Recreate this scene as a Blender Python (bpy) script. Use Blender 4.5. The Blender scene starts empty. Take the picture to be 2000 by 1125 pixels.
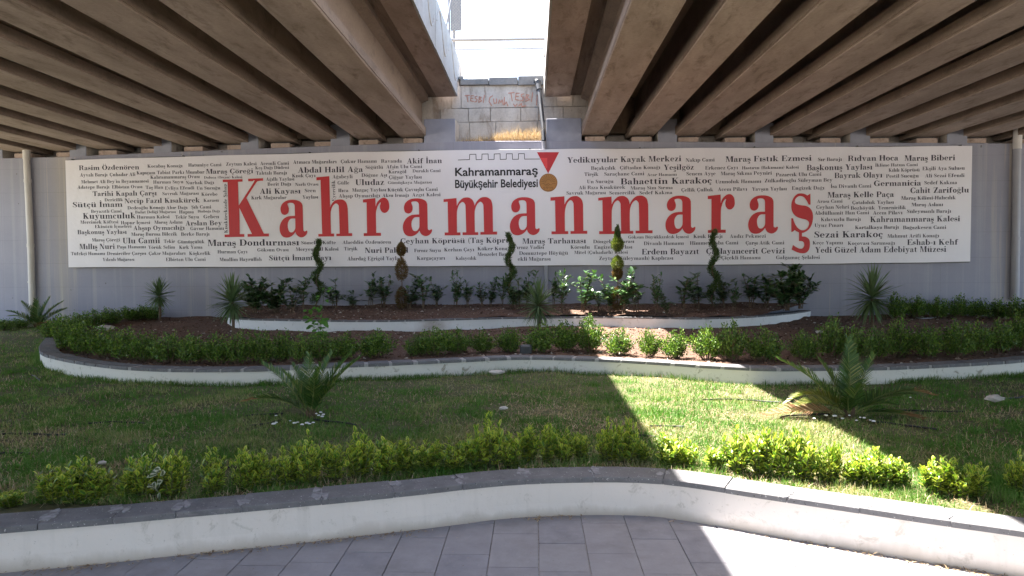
import bpy, math, random
import numpy as np
from mathutils import Vector, Matrix
from mathutils.geometry import tessellate_polygon

R = math.radians
SC = bpy.context.scene
COL = SC.collection

# ------------------------------------------------------------------ camera
CAM_H = 1.8
FPX = 1333.0                       # focal length in pixels of the 2000 px wide photo (24 mm lens)
YAW, PITCH, ROLL = R(3.1), R(2.11), 0.0065
_f = Vector((-math.sin(YAW) * math.cos(PITCH), math.cos(YAW) * math.cos(PITCH), -math.sin(PITCH)))
_r0 = Vector((math.cos(YAW), math.sin(YAW), 0))
_u0 = _r0.cross(_f)
_r = _r0 * math.cos(ROLL) - _u0 * math.sin(ROLL)
_u = _r.cross(_f)
cam_data = bpy.data.cameras.new('camera')
cam_data.sensor_width = 36.0
cam_data.lens = FPX / 2000 * 36.0
cam_data.clip_start = 0.05
cam_data.clip_end = 2000
cam = bpy.data.objects.new('camera', cam_data)
COL.objects.link(cam)
cam.matrix_world = Matrix(((_r.x, _u.x, -_f.x, 0), (_r.y, _u.y, -_f.y, 0), (_r.z, _u.z, -_f.z, CAM_H), (0, 0, 0, 1)))
SC.camera = cam

# ------------------------------------------------------------------ daylight
BEAM_ROT = R(1.25)                 # the bridge girders run 1.25 degrees off the abutment's normal
bx = Vector((math.cos(BEAM_ROT), math.sin(BEAM_ROT), 0))
by = Vector((-math.sin(BEAM_ROT), math.cos(BEAM_ROT), 0))
sun_to = (bx * -0.43 + by * 0.30 + Vector((0, 0, 1))).normalized()
world = bpy.data.worlds.new('World')
SC.world = world
world.use_nodes = True
wn = world.node_tree
sky = wn.nodes.new('ShaderNodeTexSky')
sky.sky_type = 'NISHITA'
sky.sun_disc = False
sky.sun_elevation = math.asin(sun_to.z)
sky.sun_rotation = math.atan2(sun_to.x, sun_to.y)
sky.dust_density = 2.0
sky.ozone_density = 1.0
bg = wn.nodes['Background']
wn.links.new(sky.outputs['Color'], bg.inputs['Color'])
bg.inputs['Strength'].default_value = 0.10
sun_d = bpy.data.lights.new('sun', 'SUN')
sun_d.energy = 5.0
sun_d.angle = R(0.53)
sun_d.color = (1.0, 0.95, 0.88)
sun = bpy.data.objects.new('sun', sun_d)
COL.objects.link(sun)
sun.rotation_euler = sun_to.to_track_quat('Z', 'Y').to_euler()
SC.view_settings.view_transform = 'Standard'
SC.view_settings.look = 'None'
SC.view_settings.exposure = 2.88
SC.view_settings.gamma = 1.0
SC.cycles.max_bounces = 10
SC.cycles.diffuse_bounces = 6
SC.cycles.transparent_max_bounces = 8

# ------------------------------------------------------------------ helpers
def ray(px, py):
    return _f * FPX + _r * (px - 1000.0) - _u * (py - 562.5)
def PZ(px, py, z):
    """the point at height z seen at photo pixel (px, py)"""
    d = ray(px, py); t = (z - CAM_H) / d.z
    return Vector((d.x * t, d.y * t, z))
def PY(px, py, y):
    """the point on the vertical plane Y = y seen at photo pixel (px, py)"""
    d = ray(px, py); t = y / d.y
    return Vector((d.x * t, y, CAM_H + d.z * t))

def tag(o, label=None, cat=None, group=None, kind=None):
    if label: o['label'] = label
    if cat: o['category'] = cat
    if group: o['group'] = group
    if kind: o['kind'] = kind
    return o
def empty(name, loc=(0, 0, 0), rz=0.0):
    o = bpy.data.objects.new(name, None)
    COL.objects.link(o); o.location = loc; o.rotation_euler = (0, 0, rz)
    o.empty_display_size = 0.2
    return o
def link(name, me, mat=None, parent=None):
    o = bpy.data.objects.new(name, me)
    COL.objects.link(o)
    if mat is not None and len(me.materials) == 0: me.materials.append(mat)
    if parent is not None: o.parent = parent
    return o
def np_mesh(name, V, F, smooth=False, mats=None, attr=None):
    """V (n,3) array, F list of arrays each (m,k) of k-gons"""
    me = bpy.data.meshes.new(name)
    V = np.asarray(V, dtype=np.float32)
    if not isinstance(F, list): F = [F]
    F = [np.asarray(f, dtype=np.int32) for f in F if len(f)]
    me.vertices.add(len(V)); me.vertices.foreach_set('co', V.ravel())
    tot = np.concatenate([np.full(len(f), f.shape[1], dtype=np.int32) for f in F])
    idx = np.concatenate([f.ravel() for f in F])
    start = np.concatenate([[0], np.cumsum(tot)[:-1]]).astype(np.int32)
    me.loops.add(len(idx)); me.loops.foreach_set('vertex_index', idx)
    me.polygons.add(len(tot)); me.polygons.foreach_set('loop_start', start)
    me.polygons.foreach_set('loop_total', tot)
    if smooth: me.polygons.foreach_set('use_smooth', np.ones(len(tot), dtype=bool))
    if mats is not None: me.polygons.foreach_set('material_index', np.asarray(mats, dtype=np.int32))
    if attr:
        for k, v in attr.items():
            a = me.attributes.new(k, 'FLOAT', 'POINT'); a.data.foreach_set('value', np.asarray(v, dtype=np.float32))
    me.update(calc_edges=True)
    return me

class MB:
    """collects simple solids into one mesh"""
    def __init__(s): s.v = []; s.f = []; s.m = []
    def add(s, vs, fs, m=0):
        b = len(s.v); s.v += [tuple(v) for v in vs]
        s.f += [tuple(i + b for i in f) for f in fs]; s.m += [m] * len(fs)
        return s
    def box(s, x0, x1, y0, y1, z0, z1, m=0):
        return s.add([(x0, y0, z0), (x1, y0, z0), (x1, y1, z0), (x0, y1, z0), (x0, y0, z1), (x1, y0, z1), (x1, y1, z1), (x0, y1, z1)],
                     [(0, 3, 2, 1), (4, 5, 6, 7), (0, 1, 5, 4), (1, 2, 6, 5), (2, 3, 7, 6), (3, 0, 4, 7)], m)
    def cbox(s, x0, x1, y0, y1, z0, z1, c=0.01, m=0):
        """box with chamfered vertical and top edges"""
        def ring(x0, x1, y0, y1, z, c): return [(x0 + c, y0, z), (x1 - c, y0, z), (x1, y0 + c, z), (x1, y1 - c, z), (x1 - c, y1, z), (x0 + c, y1, z), (x0, y1 - c, z), (x0, y0 + c, z)]
        vs = ring(x0, x1, y0, y1, z0, c) + ring(x0, x1, y0, y1, z1 - c, c) + ring(x0 + c, x1 - c, y0 + c, y1 - c, z1, c * .6)
        fs = [tuple(reversed(range(8))), tuple(range(16, 24))]
        for k in range(8):
            j = (k + 1) % 8
            fs += [(k, j, 8 + j, 8 + k), (8 + k, 8 + j, 16 + j, 16 + k)]
        return s.add(vs, fs, m)
    def tube(s, pts, rad, n=8, m=0, caps=True):
        pts = [Vector(p) for p in pts]
        rad = rad if isinstance(rad, (list, tuple)) else [rad] * len(pts)
        b = []; vs = []
        for i, p in enumerate(pts):
            d = (pts[min(i + 1, len(pts) - 1)] - pts[max(i - 1, 0)]).normalized()
            a = Vector((0, 0, 1)) if abs(d.z) < .9 else Vector((1, 0, 0))
            e1 = d.cross(a).normalized(); e2 = d.cross(e1)
            for k in range(n):
                t = 2 * math.pi * k / n
                vs.append(p + (e1 * math.cos(t) + e2 * math.sin(t)) * rad[i])
        fs = []
        for i in range(len(pts) - 1):
            for k in range(n):
                j = (k + 1) % n
                fs.append((i * n + k, i * n + j, (i + 1) * n + j, (i + 1) * n + k))
        if caps: fs += [tuple(range(n)), tuple(reversed(range((len(pts) - 1) * n, len(pts) * n)))]
        return s.add(vs, fs, m)
    def mesh(s, name, smooth=False):
        me = bpy.data.meshes.new(name)
        me.from_pydata(s.v, [], s.f)
        if any(s.m): me.polygons.foreach_set('material_index', s.m)
        if smooth: me.polygons.foreach_set('use_smooth', [True] * len(s.f))
        me.update(); return me
    def build(s, name, mat, parent=None, smooth=False):
        me = s.mesh(name, smooth)
        for m in (mat if isinstance(mat, (list, tuple)) else [mat]): me.materials.append(m)
        return link(name, me, None, parent)

def catmull(pts, step=0.1, ends=True):
    P = [Vector(p) for p in pts]
    out = []
    for i in range(len(P) - 1):
        p0 = P[max(i - 1, 0)]; p1 = P[i]; p2 = P[i + 1]; p3 = P[min(i + 2, len(P) - 1)]
        n = max(2, int((p2 - p1).length / step))
        for k in range(n):
            t = k / n
            out.append(0.5 * ((2 * p1) + (p2 - p0) * t + (2 * p0 - 5 * p1 + 4 * p2 - p3) * t * t + (3 * p1 - p0 - 3 * p2 + p3) * t ** 3))
    out.append(P[-1].copy())
    return out
def resample(pts, step):
    d = [0.0]
    for a, b in zip(pts[:-1], pts[1:]): d.append(d[-1] + (b - a).length)
    n = max(2, int(round(d[-1] / step)))
    out = []; j = 0
    for k in range(n + 1):
        s = d[-1] * k / n
        while j < len(d) - 2 and d[j + 1] < s: j += 1
        t = (s - d[j]) / max(1e-9, d[j + 1] - d[j])
        out.append(pts[j].lerp(pts[j + 1], min(1, max(0, t))))
    return out

# ------------------------------------------------------------------ materials
class NT:
    def __init__(s, name, rough=0.9):
        s.m = bpy.data.materials.new(name); s.m.use_nodes = True
        s.t = s.m.node_tree; s.b = s.t.nodes['Principled BSDF']
        s.b.inputs['Roughness'].default_value = rough
        s.b.inputs['Specular IOR Level'].default_value = 0.3
        s._co = None
    def n(s, typ, **kw):
        nd = s.t.nodes.new(typ)
        for k, v in kw.items(): setattr(nd, k, v)
        return nd
    def l(s, a, b): s.t.links.new(a, b)
    def co(s, world=True):
        if s._co is None:
            if world: s._co = s.n('ShaderNodeNewGeometry').outputs['Position']
            else: s._co = s.n('ShaderNodeTexCoord').outputs['Object']
        return s._co
    def noise(s, scale=5, detail=4, rough=.55, stretch=None, dist=0.0, off=None):
        nd = s.n('ShaderNodeTexNoise'); nd.inputs['Scale'].default_value = scale
        nd.inputs['Detail'].default_value = detail; nd.inputs['Roughness'].default_value = rough
        nd.inputs['Distortion'].default_value = dist
        mp = s.n('ShaderNodeMapping')
        if stretch: mp.inputs['Scale'].default_value = stretch
        if off: mp.inputs['Location'].default_value = off
        s.l(s.co(), mp.inputs['Vector']); s.l(mp.outputs[0], nd.inputs['Vector'])
        return nd.outputs['Fac']
    def ramp(s, fac, stops, interp='LINEAR'):
        r = s.n('ShaderNodeValToRGB'); r.color_ramp.interpolation = interp
        e = r.color_ramp.elements
        while len(e) < len(stops): e.new(0.5)
        for k, (p, c) in enumerate(stops):
            e[k].position = p
            e[k].color = (c, c, c, 1) if not isinstance(c, tuple) else (c[0], c[1], c[2], 1)
        s.l(fac, r.inputs[0]); return r.outputs[0]
    def mix(s, fac, a, b, mode='MIX'):
        m = s.n('ShaderNodeMix', data_type='RGBA', blend_type=mode)
        for sock, v in ((m.inputs[0], fac), (m.inputs[6], a), (m.inputs[7], b)):
            if isinstance(v, (int, float)): sock.default_value = v
            elif isinstance(v, tuple): sock.default_value = (v[0], v[1], v[2], 1)
            else: s.l(v, sock)
        return m.outputs[2]
    def math(s, op, a, b=0.0, clamp=False):
        m = s.n('ShaderNodeMath', operation=op, use_clamp=clamp)
        for sock, v in ((m.inputs[0], a), (m.inputs[1], b)):
            if isinstance(v, (int, float)): sock.default_value = v
            else: s.l(v, sock)
        return m.outputs[0]
    def color(s, c):
        if isinstance(c, tuple): s.b.inputs['Base Color'].default_value = (c[0], c[1], c[2], 1)
        else: s.l(c, s.b.inputs['Base Color'])
        return s
    def bump(s, h, strength=0.3, dist=0.01):
        b = s.n('ShaderNodeBump'); b.inputs['Strength'].default_value = strength; b.inputs['Distance'].default_value = dist
        s.l(h, b.inputs['Height']); s.l(b.outputs[0], s.b.inputs['Normal']); return s

def flat(name, c, rough=.6, spec=.3, metal=0.0, var=0.15, scale=8):
    q = NT(name, rough); q.b.inputs['Specular IOR Level'].default_value = spec; q.b.inputs['Metallic'].default_value = metal
    n = q.noise(scale, 4)
    q.color(q.ramp(n, [(.3, tuple(x * (1 - var) for x in c)), (.7, tuple(min(1, x * (1 + var)) for x in c))]))
    q.bump(n, .1, .003)
    return q.m

def concrete(name, c1, c2, stain=(.12, .08, .05), streak=(1, 1, .15), amt=.5, scale=1.3):
    q = NT(name, .88)
    big = q.noise(scale, 5, .6, stretch=streak)
    fine = q.noise(22, 4, .6)
    base = q.mix(q.ramp(big, [(.3, 0.0), (.7, 1.0)]), c1, c2)
    st = q.noise(scale * 2.2, 6, .7, stretch=streak, dist=.4, off=(7, 3, 1))
    base = q.mix(q.math('MULTIPLY', q.ramp(st, [(.52, 0.0), (.72, 1.0)]), amt), base, stain)
    base = q.mix(.35, base, q.ramp(fine, [(.3, (.55, .55, .55)), (.7, (1, 1, 1))]), 'MULTIPLY')
    pore = q.ramp(q.noise(45, 2, .5, off=(2, 9, 4)), [(.24, 1.0), (.30, 0.0)])
    base = q.mix(q.math('MULTIPLY', pore, .6), base, (.04, .03, .025))
    q.color(base); q.bump(q.math('ADD', fine, q.math('MULTIPLY', pore, -.6)), .35, .006)
    return q.m

M = {}
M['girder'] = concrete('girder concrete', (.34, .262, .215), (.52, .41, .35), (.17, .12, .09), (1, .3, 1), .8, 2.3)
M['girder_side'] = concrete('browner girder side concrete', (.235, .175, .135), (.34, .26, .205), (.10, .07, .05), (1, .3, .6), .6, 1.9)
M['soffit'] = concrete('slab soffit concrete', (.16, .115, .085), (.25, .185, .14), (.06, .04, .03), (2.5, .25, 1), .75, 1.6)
M['backwall'] = concrete('stained concrete', (.46, .40, .34), (.64, .60, .55), (.17, .10, .06), (1.3, 1, .45), .7, 1.4)
M['parapet'] = concrete('painted parapet', (.40, .385, .36), (.52, .51, .49), (.30, .24, .18), (1, .5, .3), .5, 1.4)
M['slabs'] = concrete('grey kerb slabs', (.20, .195, .19), (.29, .28, .27), (.2, .18, .16), (1, 1, 1), .4, 3)

def wallmat():
    q = NT('grey painted abutment wall', .7)
    pos = q.co(); sp = q.n('ShaderNodeSeparateXYZ'); q.l(pos, sp.inputs[0])
    X, Z = sp.outputs[0], sp.outputs[2]
    big = q.noise(.7, 5, .6)
    base = q.mix(q.ramp(big, [(.3, 0.0), (.7, 1.0)]), (.275, .275, .33), (.335, .33, .39))
    # vertical run-off streaks, clustered where the wall's joints are
    s1 = q.ramp(q.noise(5, 5, .65, stretch=(1.3, .01, .02)), [(.52, 0.0), (.66, 1.0)])
    def band(x0, w):
        d = q.math('ABSOLUTE', q.math('SUBTRACT', X, x0))
        return q.math('SUBTRACT', 1.0, q.math('DIVIDE', d, w), clamp=True)
    bands = q.math('MAXIMUM', band(-12.6, .9), band(11.15, .6))
    bands = q.math('MAXIMUM', bands, q.math('MULTIPLY', band(6.9, .35), .8))
    bands = q.math('MAXIMUM', bands, q.math('MULTIPLY', band(-9.0, 1.2), .35))
    base = q.mix(q.math('MULTIPLY', q.math('MULTIPLY', s1, bands), 1.2, clamp=True), base, (.50, .43, .35))
    base = q.mix(q.math('MULTIPLY', q.math('SUBTRACT', 1.0, q.math('DIVIDE', q.math('ABSOLUTE', q.math('SUBTRACT', X, -12.75)), .38), clamp=True), .5), base, (.42, .37, .31))
    base = q.mix(q.math('MULTIPLY', s1, .2), base, (.5, .5, .52))
    # cable tie holes and form joints
    br = q.n('ShaderNodeTexBrick'); br.inputs['Scale'].default_value = 1.0
    br.inputs['Brick Width'].default_value = 2.4; br.inputs['Row Height'].default_value = .62; br.inputs['Mortar Size'].default_value = .006
    br.offset = 0.0; br.inputs['Color1'].default_value = (1, 1, 1, 1); br.inputs['Color2'].default_value = (.98, .98, .98, 1); br.inputs['Mortar'].default_value = (.86, .85, .83, 1)
    cb = q.n('ShaderNodeCombineXYZ'); q.l(X, cb.inputs[0]); q.l(Z, cb.inputs[1]); q.l(cb.outputs[0], br.inputs['Vector'])
    base = q.mix(.8, base, br.outputs['Color'], 'MULTIPLY')
    spots = q.ramp(q.noise(9, 2, .4, off=(3, 0, 8)), [(.21, 1.0), (.235, 0.0)])
    base = q.mix(q.math('MULTIPLY', spots, .7), base, (.1, .09, .09))
    fine = q.noise(30, 3)
    q.color(q.mix(.12, base, fine, 'MULTIPLY'))
    q.bump(q.math('ADD', q.math('MULTIPLY', fine, .3), br.outputs['Color']), .25, .006)
    return q.m
M['wall'] = wallmat()
M['graypaint'] = flat('grey paint on concrete', (.27, .275, .325), .7, var=.12, scale=3)

def plaster(name, c, dirt=.35, splash=0.0, soot=None):
    q = NT(name, .85)
    f = q.noise(14, 5, .6); big = q.noise(1.2, 4, .6)
    base = q.mix(q.ramp(big, [(.3, 0.0), (.7, 1.0)]), tuple(x * .93 for x in c), c)
    d = q.ramp(q.noise(7, 7, .75, dist=.6), [(.57, 0.0), (.66, 1.0)])
    base = q.mix(q.math('MULTIPLY', d, dirt), base, (.24, .21, .15))
    s = q.ramp(q.noise(60, 3, .6, off=(4, 4, 4)), [(.68, 0.0), (.73, 1.0)])
    base = q.mix(q.math('MULTIPLY', s, dirt), base, (.14, .12, .09))
    if soot:                                     # an old fire has left a brown soot patch
        vd = q.n('ShaderNodeVectorMath', operation='DISTANCE'); q.l(q.co(), vd.inputs[0]); vd.inputs[1].default_value = soot
        k = q.ramp(q.math('ADD', vd.outputs['Value'], q.math('MULTIPLY', q.noise(5, 5, .7, off=(1, 2, 3)), .35)), [(.15, 1.0), (.62, 0.0)])
        base = q.mix(q.math('MULTIPLY', k, .8), base, (.16, .085, .055))
    if splash:                                   # dust and mud thrown up from the paving
        sp = q.n('ShaderNodeSeparateXYZ'); q.l(q.co(), sp.inputs[0])
        hgt = q.ramp(q.noise(3, 5, .7, stretch=(1, 1, .3)), [(.3, .03), (.75, .13)])
        k = q.math('SUBTRACT', 1.0, q.math('DIVIDE', sp.outputs[2], hgt), clamp=True)
        base = q.mix(q.math('MULTIPLY', k, splash * .7), base, (.36, .30, .24))
        run = q.ramp(q.noise(9, 4, .6, stretch=(1, 1, .06), off=(2, 2, 0)), [(.56, 0.0), (.7, 1.0)])
        base = q.mix(q.math('MULTIPLY', run, .22), base, (.45, .41, .37))
    q.color(base); q.bump(f, .5, .008)
    return q.m
M['plaster_front'] = plaster('cream plaster front wall', (.72, .662, .615), .35, splash=1.0)
M['plaster_mid'] = plaster('rough white plaster', (.68, .65, .60), .8)
M['plaster_up'] = plaster('white limewash plaster', (.76, .75, .74), .3, soot=(PZ(848, 637, .45)))

def basalt():
    q = NT('dark basalt coping', .8)
    oi = q.n('ShaderNodeObjectInfo').outputs['Random']
    f = q.noise(9, 5, .65); g = q.noise(70, 2, .5, off=(5, 1, 1))
    base = q.mix(q.ramp(f, [(.3, 0.0), (.7, 1.0)]), (.115, .112, .118), (.185, .182, .19))
    base = q.mix(q.ramp(oi, [(0, 0.0), (1, .4)]), base, (.16, .155, .155))
    base = q.mix(q.math('MULTIPLY', q.ramp(g, [(.68, 0.0), (.72, 1.0)]), .8), base, (.5, .49, .47))
    base = q.mix(q.math('MULTIPLY', q.ramp(q.noise(60, 2, .5, off=(1, 7, 2)), [(.27, 1.0), (.31, 0.0)]), .8), base, (.02, .02, .02))
    base = q.mix(q.math('MULTIPLY', q.ramp(q.noise(5, 6, .7, stretch=(1, 1, 1), dist=1.0, off=(9, 9, 0)), [(.6, 0.0), (.68, 1.0)]), .35), base, (.30, .29, .29))
    q.color(base); q.bump(q.math('ADD', g, f), .5, .004)
    return q.m
M['basalt'] = basalt()
M['smear'] = flat('thin mortar smear', (.245, .24, .25), .9, var=.35, scale=25)
M['mortar'] = flat('pale mortar', (.36, .35, .345), .9, var=.2, scale=30)

def tile():
    q = NT('grey paving stone', .75)
    oi = q.n('ShaderNodeObjectInfo').outputs['Random']
    f = q.noise(6, 5, .65); g = q.noise(90, 2, .5)
    base = q.mix(q.ramp(f, [(.3, 0.0), (.7, 1.0)]), (.20, .196, .218), (.285, .28, .305))
    base = q.mix(q.ramp(oi, [(0, 0.0), (1, .5)]), base, (.32, .305, .31))
    base = q.mix(q.math('MULTIPLY', q.ramp(q.noise(2.2, 5, .7, off=(8, 1, 0)), [(.5, 0.0), (.7, 1.0)]), .4), base, (.15, .135, .125))
    base = q.mix(q.math('MULTIPLY', q.ramp(q.noise(14, 6, .7, off=(3, 3, 3), dist=.5), [(.62, 0.0), (.68, 1.0)]), .35), base, (.36, .35, .36))
    base = q.mix(q.math('MULTIPLY', q.ramp(g, [(.70, 0.0), (.74, 1.0)]), .6), base, (.12, .11, .10))
    q.color(base); q.bump(q.math('ADD', f, g), .2, .002)
    return q.m
M['tile'] = tile()
M['joint'] = flat('sandy joint filling', (.30, .265, .235), .95, var=.3, scale=40)

def soilm(name, c1, c2):
    q = NT(name, .95)
    f = q.noise(18, 6, .7); b = q.noise(2, 4, .6)
    base = q.mix(q.ramp(f, [(.3, 0.0), (.7, 1.0)]), c1, c2)
    base = q.mix(q.math('MULTIPLY', b, .4), base, tuple(x * .6 for x in c1))
    q.color(base); q.bump(f, .9, .03)
    return q.m
M['soil'] = soilm('brown stony soil', (.085, .048, .034), (.20, .12, .085))
M['lawnsoil'] = soilm('lawn ground with thatch', (.07, .075, .03), (.15, .14, .065))
def island(name, stops, rough=.6, spec=.25, trans=0.0, transc=None, loc=None):
    """colour picked per loose piece, optional patches by place"""
    q = NT(name, rough); q.b.inputs['Specular IOR Level'].default_value = spec
    g = q.n('ShaderNodeNewGeometry')
    fac = g.outputs['Random Per Island']
    if loc:
        nz = q.noise(loc[0], 4, .6); fac = q.math('ADD', q.math('MULTIPLY', fac, 1 - loc[1]), q.math('MULTIPLY', q.ramp(nz, [(.35, 0.0), (.65, 1.0)]), loc[1]))
    c = q.ramp(fac, stops)
    q.color(c)
    if trans > 0:
        tr = q.n('ShaderNodeBsdfTranslucent'); mx = q.n('ShaderNodeMixShader'); mx.inputs[0].default_value = trans
        c2 = q.mix(1.0, c, transc or (1.3, 1.5, .6), 'MULTIPLY')
        q.l(c2, tr.inputs[0]); q.l(q.b.outputs[0], mx.inputs[1]); q.l(tr.outputs[0], mx.inputs[2])
        q.l(mx.outputs[0], q.t.nodes['Material Output'].inputs[0])
    return q.m
M['grass'] = island('grass blades', [(0, (.055, .145, .022)), (.40, (.085, .20, .034)), (.60, (.14, .23, .06)), (.72, (.26, .27, .12)), (1, (.42, .37, .22))], .65, .2, .25, loc=(1.1, .55))
M['grass_long'] = island('long green grass', [(0, (.05, .11, .02)), (.7, (.10, .19, .04)), (1, (.22, .24, .10))], .6, .2, .25)
M['straw'] = island('dry straw grass', [(0, (.30, .22, .13)), (.5, (.48, .38, .24)), (1, (.62, .53, .38))], .8, .1, .25, (1.2, 1, .7))
M['clod'] = island('soil clods and bark', [(0, (.05, .028, .02)), (.5, (.13, .075, .052)), (.85, (.22, .14, .10)), (.93, (.30, .24, .19)), (1, (.60, .55, .50))], .95, .1)
M['box'] = island('small hedge leaves', [(0, (.04, .085, .014)), (.5, (.08, .155, .024)), (.8, (.14, .235, .035)), (1, (.24, .30, .06))], .45, .4, .22)
M['dark'] = island('dark laurel leaves', [(0, (.026, .066, .024)), (.6, (.052, .12, .044)), (.9, (.09, .17, .06)), (1, (.20, .25, .10))], .32, .55, .15)
M['bright'] = island('bright young leaves', [(0, (.05, .15, .02)), (1, (.10, .24, .035))], .5, .3, .3)
M['juniper'] = island('juniper sprigs', [(0, (.026, .056, .016)), (.6, (.055, .10, .028)), (1, (.12, .14, .045))], .7, .2, .15)
M['brownsprig'] = island('dry brown sprigs', [(0, (.10, .055, .025)), (.6, (.20, .11, .055)), (.85, (.13, .12, .04)), (1, (.06, .09, .03))], .8, .1, .15)
M['goldsprig'] = island('yellow green sprigs', [(0, (.07, .11, .02)), (.7, (.16, .20, .05)), (1, (.28, .26, .09))], .7, .2, .2)
M['yucca'] = island('yucca blades', [(0, (.055, .10, .04)), (.5, (.09, .15, .065)), (1, (.19, .24, .12))], .5, .35, .15)
M['frond'] = island('palm leaflets', [(0, (.032, .078, .018)), (.6, (.06, .13, .028)), (.9, (.13, .19, .045)), (1, (.26, .25, .08))], .42, .45, .2)
M['frond_gold'] = island('yellowing palm leaflets', [(0, (.07, .10, .02)), (.6, (.13, .15, .03)), (1, (.28, .24, .07))], .45, .4, .2)
M['frond_dry'] = island('dry palm leaflets', [(0, (.22, .11, .06)), (.6, (.36, .20, .11)), (1, (.50, .36, .22))], .8, .1, .15)
M['rachis'] = flat('palm leaf stalk', (.17, .19, .06), .5, var=.3)
M['stem'] = flat('brown woody stem', (.13, .09, .06), .9, var=.3, scale=30)
M['greenstem'] = flat('green stem', (.09, .10, .04), .8, var=.3, scale=30)
def variegated():
    q = NT('gold edged euonymus leaves', .38); q.b.inputs['Specular IOR Level'].default_value = .45
    a = q.n('ShaderNodeAttribute', attribute_name='edge').outputs['Fac']
    g = q.n('ShaderNodeNewGeometry').outputs['Random Per Island']
    ctr = q.ramp(g, [(0, (.045, .12, .018)), (.5, (.09, .20, .028)), (1, (.22, .34, .04))])
    rim = q.ramp(g, [(0, (.16, .26, .03)), (.4, (.36, .42, .045)), (1, (.60, .56, .10))])
    c = q.mix(q.ramp(a, [(.40, 0.0), (.80, 1.0)]), ctr, rim)
    q.color(c)
    tr = q.n('ShaderNodeBsdfTranslucent'); mx = q.n('ShaderNodeMixShader'); mx.inputs[0].default_value = .22
    q.l(q.mix(1.0, c, (1.2, 1.4, .6), 'MULTIPLY'), tr.inputs[0]); q.l(q.b.outputs[0], mx.inputs[1]); q.l(tr.outputs[0], mx.inputs[2])
    q.l(mx.outputs[0], q.t.nodes['Material Output'].inputs[0])
    return q.m
M['euonymus'] = variegated()
def whitevar():
    q = NT('white edged leaves', .4)
    a = q.n('ShaderNodeAttribute', attribute_name='edge').outputs['Fac']
    q.color(q.mix(q.ramp(a, [(.4, 0.0), (.8, 1.0)]), (.10, .14, .07), (.62, .62, .48)))
    return q.m
M['whiteleaf'] = whitevar()
def bannermat():
    q = NT('white printed vinyl', .35); q.b.inputs['Specular IOR Level'].default_value = .4
    w = q.noise(1.5, 3, .5, stretch=(1, 1, .3)); f = q.noise(5, 4, .5, dist=1.5)
    q.color(q.mix(q.ramp(w, [(.3, 0.0), (.7, 1.0)]), (.72, .695, .735), (.76, .735, .775)))
    q.bump(q.math('ADD', f, q.math('MULTIPLY', q.noise(1.1, 2, .5, stretch=(1.2, 1, .5), dist=2.0, off=(4, 0, 0)), 2.5)), .3, .02)
    return q.m
M['vinyl'] = bannermat()
M['red'] = flat('red print', (.50, .028, .035), .4, var=.03)
M['redlight'] = flat('lighter red print', (.72, .06, .06), .4, var=.03)
M['halo'] = flat('white outline print', (.72, .71, .72), .4, var=.02)
M['navy'] = flat('dark navy print', (.030, .026, .045), .45, var=.1)
M['black'] = flat('black print', (.018, .018, .02), .45, var=.1)
M['gold'] = flat('gold medal print', (.42, .19, .05), .4, var=.1)
M['golddark'] = flat('dark gold print', (.22, .10, .03), .4, var=.1)
M['pvc'] = flat('pale pvc pipe', (.55, .52, .49), .5, .4, var=.08, scale=2)
M['pvcgrey'] = flat('grey painted pipe', (.32, .32, .35), .5, .4, var=.08, scale=2)
M['blackpipe'] = flat('black plastic pipe', (.022, .024, .03), .4, .5, var=.2)
M['hose'] = flat('black drip hose', (.018, .018, .02), .5, .4, var=.3)
M['steel'] = flat('galvanised steel', (.20, .20, .20), .5, .5, .3, .1)
M['whitepaint'] = flat('dull galvanised rail', (.20, .195, .19), .5, .4, 0, .08)
M['signback'] = flat('grey sign back', (.15, .16, .17), .6, .3, .1, .08)
M['stone'] = flat('pale limestone', (.50, .46, .43), .9, .2, var=.25, scale=14)
M['whitestone'] = flat('white pebbles', (.70, .69, .68), .8, .2, var=.1, scale=20)
M['graffiti'] = flat('faded red spray', (.50, .25, .19), .9, .1, var=.2, scale=12)
M['debris'] = island('dry leaf litter', [(0, (.16, .10, .06)), (.5, (.34, .24, .14)), (1, (.55, .45, .30))], .9, .1)
M['bolt'] = flat('dark bolt', (.03, .03, .03), .5)
M['ground'] = concrete('pale ground', (.34, .31, .27), (.44, .41, .36), (.25, .21, .17), (1, 1, 1), .4, .3)
M['earth'] = soilm('dry earth embankment', (.26, .19, .12), (.42, .33, .22))

# ------------------------------------------------------------------ ground levels and outlines
WALL_Y = 17.3
Z_LAWN, Z_CAP1, Z_BED, Z_CAP2, Z_CAP3 = 0.25, 0.28, 0.39, 0.42, 0.585

def to_local(p): return (p.x * bx.x + p.y * bx.y, p.x * by.x + p.y * by.y)
def lx_of(px, y=WALL_Y): return to_local(PY(px, 270, y))[0]

front_base = [(0, 1119.5), (150, 1106), (300, 1090), (450, 1075), (600, 1059), (797, 1037), (969, 1015), (1095, 1007.5), (1235, 1007), (1333, 1016), (1490, 1043.5), (1660, 1073), (1830, 1103), (1957, 1123)]
fb = [PZ(x, y, 0) for x, y in front_base]
e0 = (fb[0] - fb[2]).normalized(); e1 = (fb[-1] - fb[-3]).normalized()
fb = [fb[0] + e0 * 9 + Vector((0, -1.2, 0)), fb[0] + e0 * 5 + Vector((0, -.3, 0)), fb[0] + e0 * 2] + fb + [fb[-1] + e1 * 2, fb[-1] + e1 * 5 + Vector((0, .4, 0)), fb[-1] + e1 * 9 + Vector((0, 1.5, 0))]
FRONT = resample(catmull(fb, .1), .07)

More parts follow.
